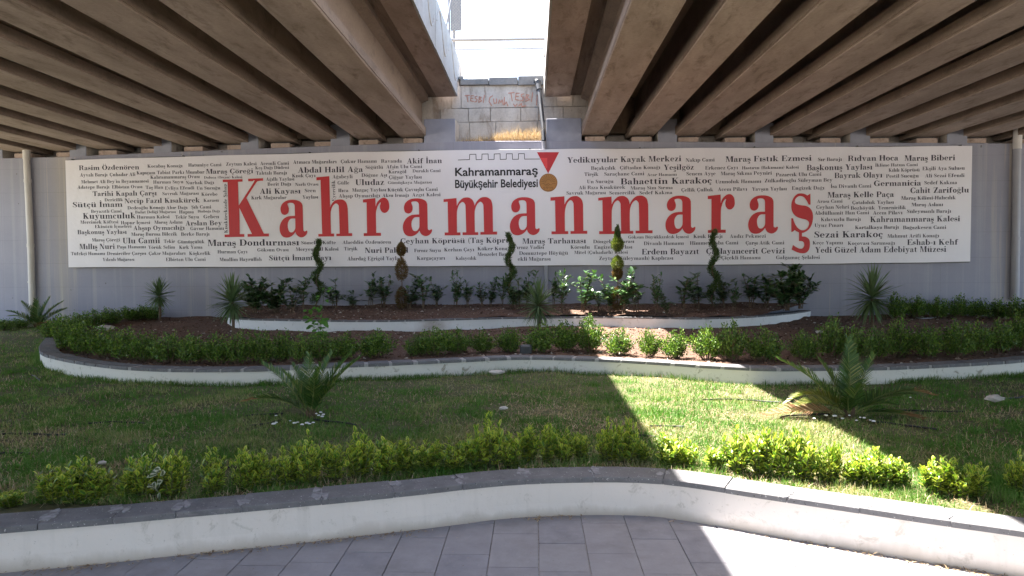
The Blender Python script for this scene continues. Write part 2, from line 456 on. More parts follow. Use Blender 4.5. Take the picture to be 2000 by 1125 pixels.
mid_px = [(107, 651), (88, 666), (78, 681), (85, 693), (110, 701), (150, 709), (200, 716), (250, 721), (350, 725), (500, 724), (645, 717.5), (775, 712), (900, 706), (1025, 701), (1175, 705), (1300, 712), (1387, 718), (1493, 723), (1600, 722.5), (1712, 721.5), (1802, 718), (1923, 711.6), (2000, 705.6)]
mp = [PZ(x, y, Z_BED) for x, y in mid_px]
e1 = (mp[-1] - mp[-3]).normalized()
bk = PZ(262, 611, Z_BED)
mp = [bk, bk.lerp(mp[0], .5) + Vector((-.35, .3, 0))] + mp + [mp[-1] + e1 * 1.5 + Vector((0, .3, 0)), mp[-1] + e1 * 3.5 + Vector((0, 1.3, 0)), mp[-1] + e1 * 5.5 + Vector((0, 3.0, 0))]
MID = resample(catmull(mp, .1), .08)

up_px = [(446, 617), (449, 619.5), (460, 622), (490, 624), (575, 626), (700, 627.5), (800, 626.5), (925, 623), (1025, 621), (1175, 620), (1300, 621.5), (1360, 622.5), (1467, 619), (1547, 612), (1585, 606), (1593, 602)]
upp = [PZ(x, y, .57) for x, y in up_px]
upp = [Vector((upp[0].x - .05, upp[0].y + 1.2, .57))] + upp + [Vector((upp[-1].x - .15, upp[-1].y + .9, .57))]
UP = resample(catmull(upp, .1), .07)

ledge_px = [(-60, 310), (0, 309), (125, 306), (350, 296), (550, 288), (800, 279), (900, 276), (1000, 275), (1136, 275), (1500, 278), (1900, 279), (2000, 280)]
_lx = [PY(x, y, WALL_Y) for x, y in ledge_px]
LX = [-24.0] + [p.x for p in _lx] + [26.0]
LZ = [_lx[0].z - .18] + [p.z for p in _lx] + [_lx[-1].z - .2]
def zl(X): return float(np.interp(X, LX, LZ))

# ------------------------------------------------------------------ ground, paving, lawn, soil
g = MB(); g.add([(-150, -120, -.03), (150, -120, -.03), (150, 17.3, -.03), (-150, 17.3, -.03)], [(0, 1, 2, 3)])
tag(g.build('ground', M['ground']), kind='structure')
e = MB(); zt = 6.25
e.add([(-150, 19.9, zt), (150, 19.9, zt), (150, 400, zt), (-150, 400, zt)], [(0, 1, 2, 3)])
tag(e.build('embankment', M['earth']), kind='structure')

paving = MB()
paving.add([tuple(bx * x + by * y + Vector((0, 0, -.012))) for x, y in ((-16, -9), (18, -9), (18, 6.5), (-16, 6.5))], [(0, 1, 2, 3)])
pav = tag(paving.build('paving', M['joint']), kind='structure')
def fy(X):
    return np.interp(X, [p.x for p in FRONT], [p.y for p in FRONT])
random.seed(4)
tile_mesh = {}
for c in range(-14, 17):
    x0 = c * .302 + .02
    y = 2.35 + (.17, .42, .05, .30, .12)[c % 5]
    while y < 6:
        ln = random.choice((.5, .5, .5, .4)) if y > 3 else .5
        p = bx * (x0 + .15) + by * (y + ln / 2)
        if p.y - .3 < fy(p.x):
            if ln not in tile_mesh:
                tile_mesh[ln] = MB().cbox(.002, .300, .002, ln - .002, -.03, 0, .003).mesh('tile')
                tile_mesh[ln].materials.append(M['tile'])
            o = link('tile', tile_mesh[ln], None, pav)
            o.location = bx * x0 + by * y + Vector((0, 0, random.uniform(-.0015, .0015)))
            o.rotation_euler = (0, 0, BEAM_ROT)
        y += ln + .0

def inpoly(px, py, poly):
    ins = np.zeros(px.shape, bool); n = len(poly); j = n - 1
    for i in range(n):
        xi, yi = poly[i]; xj, yj = poly[j]
        if yi != yj:
            c = ((yi > py) != (yj > py)) & (px < (xj - xi) * (py - yi) / (yj - yi) + xi)
            ins ^= c
        j = i
    return ins
def vnoise(x, y, s, seed=0):
    """smooth value noise in numpy"""
    x = x / s; y = y / s
    xi = np.floor(x).astype(int); yi = np.floor(y).astype(int); fx = x - xi; fy_ = y - yi
    fx = fx * fx * (3 - 2 * fx); fy_ = fy_ * fy_ * (3 - 2 * fy_)
    def h(a, b): 
        n = (a * 374761393 + b * 668265263 + seed * 974711) & 0x7fffffff
        n = ((n ^ (n >> 13)) * 1274126177) & 0x7fffffff
        return ((n ^ (n >> 16)) & 0xffff) / 65535.0
    return (h(xi, yi) * (1 - fx) + h(xi + 1, yi) * fx) * (1 - fy_) + (h(xi, yi + 1) * (1 - fx) + h(xi + 1, yi + 1) * fx) * fy_
def sheet(name, poly, zf, cell, mat):
    P = np.array(poly); x0, y0 = P.min(0) - cell; x1, y1 = P.max(0) + cell
    nx = int((x1 - x0) / cell) + 1; ny = int((y1 - y0) / cell) + 1
    gx, gy = np.meshgrid(x0 + np.arange(nx) * cell, y0 + np.arange(ny) * cell)
    cx = gx[:-1, :-1] + cell / 2; cy = gy[:-1, :-1] + cell / 2
    keep = inpoly(cx, cy, [tuple(p) for p in poly])
    idx = np.arange(nx * ny).reshape(ny, nx)
    F = np.stack([idx[:-1, :-1][keep], idx[:-1, 1:][keep], idx[1:, 1:][keep], idx[1:, :-1][keep]], 1)
    used = np.unique(F); remap = np.zeros(nx * ny, int); remap[used] = np.arange(len(used))
    V = np.stack([gx.ravel(), gy.ravel(), zf(gx, gy).ravel()], 1)[used]
    me = np_mesh(name, V, remap[F], smooth=True)
    return link(name, me, mat)

def z_lawn(x, y):
    return .205 + .035 * vnoise(x, y, 1.6, 1) + .025 * vnoise(x, y, .5, 2) + .02 * vnoise(x, y, .2, 3) - .05 * np.clip((y - 5) / 3.5, 0, 1) + .16 * np.clip((y - 12) / 5, 0, 1)
lawn_poly = [(-20, FRONT[0].y + .1)] + [(p.x, p.y + .12) for p in FRONT] + [(20, FRONT[-1].y + .1), (20, WALL_Y + .05), (-20, WALL_Y + .05)]
tag(sheet('lawn_ground', lawn_poly, z_lawn, .11, M['lawnsoil']), kind='structure')
def z_bed(x, y):
    return .335 + .10 * np.clip((y - 15) / 2.3, 0, 1) + .06 * vnoise(x, y, .7, 5) + .03 * vnoise(x, y, .2, 6) - .03 * np.clip((y - 11) / 3, 0, 1)
bed_poly = [(p.x, p.y + .08) for p in MID] + [(MID[-1].x, WALL_Y + .05), (MID[0].x, WALL_Y + .05)]
tag(sheet('planting_bed_soil', bed_poly, z_bed, .07, M['soil']), kind='structure')
def z_up(x, y):
    return .53 + .17 * np.clip((y - 14.9) / 2.2, 0, 1) + .07 * vnoise(x, y, .6, 8) + .03 * vnoise(x, y, .18, 9)
up_poly = [(p.x, p.y + .08) for p in UP] + [(UP[-1].x, WALL_Y + .05), (UP[0].x, WALL_Y + .05)]
tag(sheet('upper_bed_soil', up_poly, z_up, .06, M['soil']), kind='structure')

# ------------------------------------------------------------------ planter walls with coping stones
def normals(pts):
    out = []
    for i in range(len(pts)):
        d = pts[min(i + 1, len(pts) - 1)] - pts[max(i - 1, 0)]
        out.append(Vector((-d.y, d.x, 0)).normalized())      # to the planted side
    return out
def sweep(pts, nrm, prof, closed_ends=True):
    """sweeps a closed profile of (across, z) along pts"""
    vs = []; fs = []; k = len(prof)
    for p, n in zip(pts, nrm):
        for a, z in prof: vs.append((p.x + n.x * a, p.y + n.y * a, z))
    for i in range(len(pts) - 1):
        for j in range(k):
            jj = (j + 1) % k
            fs.append((i * k + j, i * k + jj, (i + 1) * k + jj, (i + 1) * k + j))
    fs += [tuple(reversed(range(k))), tuple(range((len(pts) - 1) * k, len(pts) * k))]
    return vs, fs
def planter(name, label, curve, z_bot, z_top, cap_t, cap_w, over, stone, gap, mat, seed, smear=0):
    rnd = random.Random(seed)
    root = tag(empty(name, (curve[len(curve) // 2].x, curve[len(curve) // 2].y, 0)), label, 'planter wall')
    off = -root.location
    nr = normals(curve)
    zt = z_top - cap_t
    # the plastered wall, its face a little wavy as trowelled
    vs, fs = sweep(curve, nr, [(0, z_bot), (0, z_bot + .5 * (zt - z_bot)), (0, zt), (cap_w - over - .02, zt), (cap_w - over - .02, z_bot)])
    vs = [(x + .004 * math.sin(x * 7 + z * 9) + off.x, y + .005 * math.sin(x * 3.1 + z * 17) + off.y, z) for x, y, z in vs]
    mb = MB(); mb.add(vs, fs); mb.build('plaster_wall', mat, root)
    # mortar bed under and between the stones
    vs, fs = sweep(curve, nr, [(-over + .012, zt + .001), (-over + .012, z_top - .006), (cap_w - over - .01, z_top - .006), (cap_w - over - .01, zt + .001)])
    mb = MB(); mb.add([(x + off.x, y + off.y, z) for x, y, z in vs], fs); mb.build('mortar', M['smear' if smear else 'mortar'], root)
    # stones
    d = [0.0]
    for a, b in zip(curve[:-1], curve[1:]): d.append(d[-1] + (b - a).length)
    def at(s):
        i = min(max(int(np.searchsorted(d, s)) - 1, 0), len(curve) - 2)
        t = (s - d[i]) / (d[i + 1] - d[i])
        return curve[i].lerp(curve[i + 1], t), nr[i].lerp(nr[i + 1], t).normalized()
    s = 0.0; stones = []
    while s < d[-1] - .05:
        L = stone * rnd.uniform(.82, 1.15); g_ = gap * rnd.uniform(.5, 1.6)
        e = min(s + L, d[-1])
        pts = []; nn = []
        for k in range(4):
            p, n = at(s + (e - s) * k / 3); pts.append(p); nn.append(n)
        h = z_top + rnd.uniform(-.002, .003); c = .006; o = -over + rnd.uniform(-.004, .003)
        w = cap_w + rnd.uniform(-.01, .01)
        prof = [(o, zt + .003), (o, h - c), (o + c, h), (o + w - c, h), (o + w, h - c), (o + w, zt + .003)]
        vs, fs = sweep(pts, nn, prof)
        mid = pts[1]
        mb = MB(); mb.add([(x - mid.x, y - mid.y, z) for x, y, z in vs], fs)
        st = mb.build('coping_stone', M['basalt'], root); st.location = (mid.x + off.x, mid.y + off.y, 0)
        stones.append((mid.x, mid.y))
        # smeared joint mortar lying on the stone
        if smear and rnd.random() < smear:
            p, n = at(min(e + g_ / 2, d[-1] - .01)); t = Vector((n.y, -n.x, 0))
            m2 = MB()
            for q in range(rnd.randint(2, 4)):
                cx = rnd.uniform(-.04, .05); cy = rnd.uniform(.0, cap_w - .10); ra = rnd.uniform(.02, .06)
                ring = []
                for k in range(11):
                    a = k / 11 * 2 * math.pi; rr = ra * rnd.uniform(.55, 1.15)
                    q2 = p + t * (cx + math.cos(a) * rr * .7) + n * (-over + .05 + cy + math.sin(a) * rr * 1.5)
                    ring.append(q2)
                top = [(v.x + off.x, v.y + off.y, z_top + .0035 + q * .0012) for v in ring]
                bot = [(v.x + off.x, v.y + off.y, z_top - .004) for v in ring]
                b = len(top)
                m2.add(top + bot, [tuple(range(b))] + [(i, b + i, b + (i + 1) % b, (i + 1) % b) for i in range(b)])
            m2.build('mortar_smear', M['smear'], root)
        s = e + g_
    return root
planter('planter_wall', 'low cream plastered front wall curving along the grey paving under dark basalt coping', FRONT, -.05, Z_CAP1, .042, .25, .018, .42, .007, M['plaster_front'], 1, smear=.9)
planter('planter_wall', 'long wavy rough white wall with dark coping between the lawn and the middle hedge', MID, .1, Z_CAP2, .045, .25, .015, .30, .045, M['plaster_mid'], 2)
planter('planter_wall', 'short white wall with thin coping around the upper bed below the banner', UP, .25, Z_CAP3, .035, .24, .012, .30, .04, M['plaster_up'], 3)

# ------------------------------------------------------------------ abutment
ab = tag(empty('abutment', (0, WALL_Y, 0)), 'grey painted concrete abutment wall carrying both bridges behind the banner', 'abutment')
def part(mb, name, mat, parent=ab):
    o = mb.build(name, mat, parent); o.location = -parent.location if parent else (0, 0, 0); return o
mb = MB()
xs = sorted(set([-24.0, 26.0] + [p.x for p in _lx] + list(np.arange(-22, 25, 1.0))))
vs = []; fs = []
for X in xs:
    z = zl(X)
    vs += [(X, WALL_Y, -.3), (X, WALL_Y, z - .015), (X, WALL_Y + .015, z), (X, WALL_Y + 1.0, z), (X, WALL_Y + 1.0, -.3)]
for i in range(len(xs) - 1):
    for k in range(4): fs.append((i * 5 + k + 1, i * 5 + k, (i + 1) * 5 + k, (i + 1) * 5 + k + 1))
mb.add(vs, fs); part(mb, 'wall', M['wall'])
BACK_Y = 18.2
bw = MB(); zc = PY(980, 166, BACK_Y).z
xa, xb = PY(897, 200, BACK_Y).x, PY(1075, 200, BACK_Y).x
xs2 = [-24.0, -12, -6, xa]; 
for a, b in zip(xs2[:-1], xs2[1:]): bw.box(a, b, BACK_Y + .01, BACK_Y + .5, 4.3, 6.75)
xs2 = [xb, 6, 14, 26.0]
for a, b in zip(xs2[:-1], xs2[1:]): bw.box(a, b, BACK_Y + .01, BACK_Y + .5, 4.3, 6.75)
bw.box(xa + .001, xb - .001, BACK_Y + .05, BACK_Y + .5, 4.3, zc - .01)
bw.box(-24, xa - .4, BACK_Y + .52, 19.9, 4.3, 6.2); bw.box(xb + .4, 26, BACK_Y + .52, 19.9, 4.3, 6.2); bw.box(xa - .4, xb + .4, BACK_Y + .52, 19.9, 4.3, zc - .05)
part(bw, 'backwall', M['backwall'])
# the cast panels seen in the gap between the decks
rowz = [zc, PY(980, 211, BACK_Y).z, PY(980, 238, BACK_Y).z, zl(-.5) - .05]
rnd = random.Random(8)
cols = [[882, 901, 1057, 1086, 1119, 1150], [860, 915, 958, 1017, 1052, 1100, 1150], [860, 917, 968, 1050, 1105, 1150]]
for r_ in range(3):
    c_ = cols[r_]
    for a, b in zip(c_[:-1], c_[1:]):
        X0, X1 = PY(a, 200, BACK_Y).x + .006, PY(b, 200, BACK_Y).x - .006
        pr = rnd.uniform(0, .012)
        m_ = MB().cbox(X0, X1, BACK_Y - .03 - pr, BACK_Y + .009, rowz[r_ + 1] + .008, rowz[r_] - .004 if r_ else rowz[0] - .01, .008)
        part(m_, 'concrete_panel', M['backwall'])
# kerb slabs on top of it
for a, b, yt, yb, dz in ((896, 905, 149.5, 155, .0), (899, 954.5, 154.5, 166, 0), (955, 1011.5, 151.5, 166, .02), (1012, 1075, 148.5, 166, .03)):
    A = PY(a, yb, BACK_Y - .1); B = PY(b, yt, BACK_Y - .1)
    tag(MB().cbox(A.x, B.x - .01, BACK_Y - .12, BACK_Y + .45, A.z, PY(a, yt, BACK_Y - .1).z, .012).build('kerb_slab', M['slabs']),
        {896: 'small broken concrete lump at the left end of the slabs on the backwall', 899: 'left grey concrete slab lying on the backwall between the bridges', 955: 'middle grey concrete slab lying on the backwall between the bridges', 1012: 'right thicker grey slab on the backwall beside the black pipe'}[a], 'slab')
fill = MB(); fill.box(xa - .1, xb + .2, BACK_Y + .46, 19.9, zc - .04, zc + .04)
# bearing plinths and shear blocks
gl0, gl1 = lx_of(806), lx_of(41)
gr0, gr1 = lx_of(1163), lx_of(1910)
spL = (gl0 - gl1) / 9; spR = (gr1 - gr0) / 8
GL = [gl0 - k * spL for k in range(12)]
GR = [gr0 + k * spR for k in range(13)]
def world_x(lx, Y):            # world x of the girder line lx at world Y
    return (lx - Y * math.sin(BEAM_ROT)) / math.cos(BEAM_ROT)
for lx in GL + GR:
    X = world_x(lx, WALL_Y + .3); z = zl(X)
    m_ = MB().cbox(X - .25, X + .25, WALL_Y + .06, WALL_Y + .6, z - .02, z + .125, .012)
    part(m_, 'bearing_plinth', M['girder'])
    part(MB().box(X - .2, X + .2, WALL_Y + .16, WALL_Y + .5, z + .126, z + .16), 'bearing_pad', M['blackpipe'])
for a, b, yt in ((-22, 3, 345 - 60), (134, 167, 277), (299, 334, 266), (469, 504, 255), (645, 683, 243), (828, 889, 232), (1067, 1136, 231), (1285, 1323, 232), (1475, 1511, 240), (1661, 1700, 246), (1850, 1890, 252), (2044, 2084, 258)):
    X0, X1 = PY(a, 260, WALL_Y).x, PY(b, 260, WALL_Y).x
    zt_ = PY((a + b) / 2, yt, WALL_Y).z
    zb_ = min(zl(X0), zl(X1)) - .02
    m_ = MB().cbox(X0, X1, WALL_Y + .004, BACK_Y - .05, zb_, zt_, .012)
    # painted front and top, raw sides
    for k, f in enumerate(m_.f):
        c = Vector(m_.v[f[1]]) - Vector(m_.v[f[0]]); n = c.cross(Vector(m_.v[f[2]]) - Vector(m_.v[f[1]])).normalized()
        if abs(n.x) > .8: m_.m[k] = 1
    part(m_, 'shear_block', (M['graypaint'], M['backwall']))
# red sprayed letters, faded
def brush(mb, pts, w, y):
    pts = [Vector(p) for p in pts]
    for i, (a, b) in enumerate(zip(pts[:-1], pts[1:])):
        d = (b - a).normalized(); n = Vector((-d.z, 0, d.x)) * w / 2
        mb.add([(q.x, y - .0015 * (i % 3), q.z) for q in (a - n - d * w * .3, b - n + d * w * .3, b + n + d * w * .3, a + n - d * w * .3)], [(0, 1, 2, 3)])
gf = MB(); gy = BACK_Y - .05
def G(*pts):
    brush(gf, [PY(x, y, gy) for x, y in pts], .024, gy)
for ox, oy, s in ((908, 187, 1.0), (993, 182, 1.25)):
    T_ = lambda *p: G(*[(ox + x * s, oy + y * s) for x, y in p])
    T_((0, 0), (9, -1)); T_((4, 0), (6, 12)); T_((12, 0), (11, 10), (17, 11)); T_((12, 0), (17, 0)); T_((12, 5), (16, 5))
    T_((24, 1), (20, 2), (20, 5), (24, 7), (23, 11), (19, 12)); T_((28, 2), (27, 13)); T_((28, 2), (32, 3), (29, 7), (33, 10), (27, 13)); T_((38, -1), (36, 13))
G((962, 187), (957, 190), (955, 198), (960, 206)); G((964, 193), (965, 202), (970, 201), (970, 193)); G((974, 202), (975, 195), (978, 200), (981, 195), (983, 205)); G((985, 190), (985, 205), (989, 199), (992, 207))
G((1003, 203), (1006, 208), (1010, 203)); G((1013, 207), (1018, 202), (1020, 209), (1027, 206)); G((1049, 185), (1048, 205)); G((1049, 185), (1055, 200))
tag(gf.build('graffiti', M['graffiti'], ab), 'faded red sprayed letters TESBI Cumh TESBI'); bpy.data.objects['graffiti'].location = -ab.location

# ------------------------------------------------------------------ the two bridges
Y0, YEND = -16.0, 18.02
def yend(lx, Y=YEND): return (Y - lx * math.sin(BEAM_ROT)) / math.cos(BEAM_ROT)
def bridge(name, label, gx, side, x_in, x_out, x_far):
    """gx: girder lines; x_out: the deck edge at the gap; side=-1 left bridge"""
    root = tag(empty(name, (0, 0, 0), BEAM_ROT), label, 'bridge')
    zs = {}
    for lx in gx:
        X = world_x(lx, WALL_Y); zb = zl(X) + .175; zs[lx] = zb
        h = [(.34, 0.012), (.328, 0), (-.328, 0), (-.34, .012), (-.34, .03), (-.325, .034), (-.325, .046), (-.34, .05), (-.34, .2), (-.13, .31), (-.13, .98), (-.3, 1.06), (-.3, 1.20), (.3, 1.20), (.3, 1.06), (.13, .98), (.13, .31), (.34, .2), (.34, .05), (.325, .046), (.325, .034), (.34, .03)]
        mb = MB(); n = 34; ye = yend(lx); vs = []; fs = []; k = len(h); rr = random.Random(int(lx * 100))
        for i in range(n + 1):
            y = Y0 + (ye - Y0) * i / n
            j = rr.uniform(-.0025, .0025)
            vs += [(lx + a + j, y, zb + z) for a, z in h]
        for i in range(n):
            for q in range(k):
                qq = (q + 1) % k
                fs.append((i * k + q, i * k + qq, (i + 1) * k + qq, (i + 1) * k + q))
        fs += [tuple(range(k)), tuple(reversed(range(n * k, (n + 1) * k)))]
        mb.add(vs, fs)
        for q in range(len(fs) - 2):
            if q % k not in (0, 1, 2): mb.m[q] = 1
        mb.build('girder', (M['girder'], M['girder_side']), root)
    zt = max(zs.values()) + 1.18
    # slab following the crossfall
    def ztop(lx): return float(np.interp(lx, sorted(zs), [zs[q] for q in sorted(zs)])) + 1.18
    lines = sorted([x_far] + list(gx) + [x_in]); mb = MB(); vs = []; fs = []
    for lx in lines:
        z = ztop(lx)
        if lx == x_in: z = ztop(lx) + .0
        vs += [(lx, Y0, z), (lx, yend(lx, 18.19), z), (lx, yend(lx, 18.19), z + .25), (lx, Y0, z + .25)]
    for i in range(len(lines) - 1):
        a, b = i * 4, i * 4 + 4
        for q in range(4): fs.append((a + q, b + q, b + (q + 1) % 4, a + (q + 1) % 4))
    fs += [(0, 1, 2, 3), tuple(reversed(range(len(vs) - 4, len(vs))))]
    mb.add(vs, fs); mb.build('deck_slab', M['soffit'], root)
    # end diaphragms
    g2 = sorted(gx)
    for a, b in zip(g2[:-1], g2[1:]):
        m_ = MB(); y1 = yend(a, 18.0); zb = (zs[a] + zs[b]) / 2
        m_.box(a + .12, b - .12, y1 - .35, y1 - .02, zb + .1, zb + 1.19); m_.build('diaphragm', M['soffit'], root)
    # edge beam under the parapet, cast in lengths
    ze = PY(894 if side < 0 else 1062, 188, 17.97).z
    a, b = min(x_in, x_out), max(x_in, x_out)
    y = Y0; rr = random.Random(3 + side)
    ye = yend(x_out, 18.0)
    lens = 2.45
    k = 0
    while y < ye - .1:
        y2 = min(y + lens, ye)
        if ye - y2 < 1: y2 = ye
        dz = rr.uniform(-.012, .012)
        MB().cbox(a, b - .05 if side < 0 else b, y + .004, y2 - .004, ze + dz, ze + .42, .008).build('edge_beam', M['girder'], root) if side < 0 else \
            MB().cbox(a + .05, b, y + .004, y2 - .004, ze + dz, ze + .42, .008).build('edge_beam', M['girder'], root)
        y = y2
    # parapet panels with wavy relief
    y = Y0; zp = ze - .01; xp0, xp1 = (x_out - .045, x_out) if side < 0 else (x_out, x_out + .045)
    top = PY(894, 141, 19.6).z
    while y < 19.6:
        y2 = min(y + 2.0, 19.6); bot = zp if y2 <= ye + .6 else zc + .1
        if y < ye - .05 and y2 > ye: y2 = ye
        dj = rr.uniform(-.006, .006)
        pp = MB().cbox(xp0 + dj, xp1 + dj, y + .006, y2 - .006, zp if y2 <= ye + .01 else zc + .1, top + rr.uniform(-.01, .01), .006).build('parapet_panel', M['parapet'], root)
        if y2 - y > 1.0:
            w_ = MB(); xf = (x_out + dj + .004) if side < 0 else (x_out + dj - .004)
            pts = []
            for q in range(25):
                t = q / 24
                pts.append((xf, y + .15 + (y2 - y - .3) * t, zp + .62 + .34 * math.sin(t * 2 * math.pi)))
            w_.tube(pts, .014, 6)
            wv = w_.build('wave_moulding', M['backwall'], pp)
        y = y2
    core = MB(); core.box(xp0 - .16 if side < 0 else xp1 + .01, xp0 - .01 if side < 0 else xp1 + .16, Y0, ye, ze + .43, top - .02)
    core.build('parapet_core', M['parapet'], root)
    far = MB(); far.box(x_far - .15, x_far + .15, Y0, yend(x_far, 18.0), ztop(x_far) + .251, ztop(x_far) + 1.1)
    far.build('outer_parapet', M['parapet'], root)
    return root, ze, top
xL_out, xL_in = -.505 * 4.38, -.61 * 4.38
xR_out, xR_in = .07 * 4.38, .198 * 4.38
xL_out = to_local(PY(894, 188, 18.0))[0]; xL_in = to_local(PY(853, 188, 18.0))[0]
xR_out = to_local(PY(1062, 187, 18.0))[0]; xR_in = to_local(PY(1114, 187, 18.0))[0]
brL, zeL, topL = bridge('bridge', 'left concrete girder bridge overhead with wavy white parapet facing the gap', GL, -1, xL_in, xL_out, GL[-1] - .9)
brR, zeR, topR = bridge('bridge', 'right concrete girder bridge overhead spanning from the gap to the right', GR, 1, xR_in, xR_out, GR[-1] + .9)

# ------------------------------------------------------------------ fence and sign seen through the gap
fe = tag(empty('safety_fence', (-1.2, 19.5, 6.6)), 'white two rail fence with chain link above bridging the gap between the decks', 'fence')
def fpart(mb, name, mat): return part(mb, name, mat, fe)
FY = 19.5
fpart(MB().tube([PY(878, 78.5, FY), PY(1075, 76, FY)], .042, 8), 'rail', M['whitepaint'])
fpart(MB().tube([PY(878, 97, FY), PY(1075, 94, FY)], .02, 8), 'rail', M['whitepaint'])
P1 = PY(878, 96, FY); fpart(MB().tube([(P1.x, FY, 6.7), (P1.x, FY, P1.z), PY(876, -60, FY)], .03, 8), 'post', M['steel'])
P2 = PY(1078, 94, FY); fpart(MB().tube([(P2.x, FY, 6.7), PY(1078, -60, FY)], .03, 8), 'post', M['steel'])
fpart(MB().tube([PY(870, 60, FY - .3), PY(882, -5, FY - .1)], .028, 8), 'brace', M['steel'])
wires = MB(); za, zb2 = PY(960, 70, FY).z, PY(960, -40, FY).z; xa_, xb_ = P1.x, P2.x; hh = zb2 - za
k = xa_ - hh
while k < xb_:
    for sgn in (1, -1):
        t0 = max(0, (xa_ - k) / hh); t1 = min(1, (xb_ - k) / hh)
        if t1 > t0:
            A = (k + hh * t0, FY - .03 + .006 * sgn, za + hh * t0 if sgn > 0 else zb2 - hh * t0); B = (k + hh * t1, FY - .03 + .006 * sgn, za + hh * t1 if sgn > 0 else zb2 - hh * t1)
            wires.tube([A, B], .0022, 3, caps=False)
    k += .085
o = fpart(wires, 'chain_link', M['steel']); o['kind'] = 'stuff'
sg = tag(empty('road_sign', (PY(886, 100, 22).x, 22, 6.5)), 'back of a tall grey road sign on a pole beyond the left parapet', 'sign')
part(MB().tube([(PY(887, 100, 22).x, 22, 6.2), (PY(887, 100, 22).x, 22, PY(887, -120, 22).z)], .045, 10), 'pole', M['steel'], sg)
a_, b_ = PY(880, 60, 21.9), PY(900, -95, 21.9)
part(MB().cbox(a_.x, b_.x, 21.9, 21.93, a_.z, b_.z, .01), 'sign_panel', M['signback'], sg)

# ------------------------------------------------------------------ pipes
def pipe(label, secs, collars, name='drain_pipe'):
    root = tag(empty(name, secs[0][0][0]), label, 'pipe')
    for pts, rad, mat in secs: part(MB().tube(pts, rad, 14), 'pipe_section', mat, root)
    for c0, c1, r_, mat in collars: part(MB().tube([c0, c1], r_, 14), 'collar', mat, root)
    return root
Yp = WALL_Y - .09
def seg(px0, py0, px1, py1, y=Yp): return [PY(px0, py0, y), PY(px1, py1, y)]
pipe('pale plastic drain pipe on the wall left of the banner', [(seg(64, 620, 60, 480), .078, M['pvc']), (seg(60, 480, 54, 353), .078, M['pvc']), (seg(54, 353, 52, 309), .078, M['pvc']), (seg(52, 311, 51, 284), .088, M['pvc'])],
     [(*seg(60, 483, 59.8, 476), .088, M['pvc']), (*seg(54.2, 356, 54, 350), .088, M['pvc']), (*seg(61.5, 552, 61.3, 549), .086, M['pvc'])])
pipe('grey drain pipe with beige top on the wall right of the banner', [(seg(1982, 585, 1984, 467), .088, M['pvcgrey']), (seg(1984, 467, 1986.5, 289), .084, M['pvcgrey']), (seg(1986.5, 291, 1988, 250), .094, M['pvc'])],
     [(*seg(1984, 469, 1984, 463), .098, M['pvcgrey']), (*seg(1983.3, 498, 1983.3, 494), .096, M['pvcgrey'])])
pipe('black pipe bending down from the backwall beside the gap then grey behind the banner', [([PY(1046, 158, 18.15), PY(1051, 160, 18.0), PY(1052.5, 170, 17.95), PY(1056, 205, 17.72), PY(1061, 250, 17.4), PY(1062, 276, 17.24)], [.07, .075, .06, .058, .058, .058], M['blackpipe']), (seg(1062, 276, 1063, 300, 17.235), .052, M['pvcgrey']), (seg(1063, 300, 1067, 590, 17.235), .052, M['pvcgrey'])],
     [(PY(1051, 166, 17.97), PY(1053, 176, 17.9), .075, M['blackpipe'])])

# ------------------------------------------------------------------ lettering: a bold high contrast serif drawn here
T, H, XH = .185, .055, .66
def outline(pts, base, cap, x0, n=4, hole=False):
    """traced closed outline: (x, y) smooth, (x, y, 1) corner -> letter units"""
    P = [((p[0] - x0) / cap, (base - p[1]) / cap, len(p) > 2) for p in pts]
    out = []; m = len(P)
    for i in range(m):
        a, b = P[i], P[(i + 1) % m]
        p0 = P[i - 1] if not a[2] else a
        p3 = P[(i + 2) % m] if not b[2] else b
        if a[2] and b[2]: out.append(a[:2]); continue
        for k in range(n):
            t = k / n
            out.append(tuple(.5 * (2 * a[j] + (b[j] - p0[j]) * t + (2 * p0[j] - 5 * a[j] + 4 * b[j] - p3[j]) * t * t + (3 * a[j] - p0[j] - 3 * b[j] + p3[j]) * t ** 3) for j in (0, 1)))
    return out
c1 = 1
TR = {}
TR['K'] = ([outline([(110,150,1),(368,147,1),(368,178,1),(307,180,1),(312,478,1),(512,188),(495,176,1),(440,175,1),(440,143,1),(634,138,1),(634,170,1),(575,175),(540,200),(413,385,1),(630,838,1),(695,838,1),(695,875,1),(418,878,1),(418,842,1),(475,842,1),(318,508,1),(318,842,1),(377,842,1),(377,878,1),(120,880,1),(120,847,1),(180,845,1),(172,182,1),(112,182,1)], 878, 731, 110)], 585 / 731)
TR['a'] = ([outline([(905,598),(870,580),(856,540),(858,500),(880,455),(930,420),(990,408),(1060,412),(1115,435),(1138,470),(1143,520),(1145,770),(1150,800),(1165,810),(1185,800),(1198,805),(1190,840),(1160,872),(1120,885),(1080,872),(1055,845),(1043,815,1),(1020,845),(980,875),(930,886),(880,873),(848,830),(838,770),(850,710),(885,655),(935,622),(985,612),(1040,610,1),(1040,520),(1037,475),(1020,452),(990,445),(955,450),(947,462),(955,490),(963,520),(958,560),(938,588)], 878, 731, 838),
            outline([(1043,645,1),(1043,740),(1038,780),(1015,812),(990,820),(965,810),(950,775),(945,730),(952,690),(975,655),(1000,645)], 878, 731, 838)], 362 / 731)
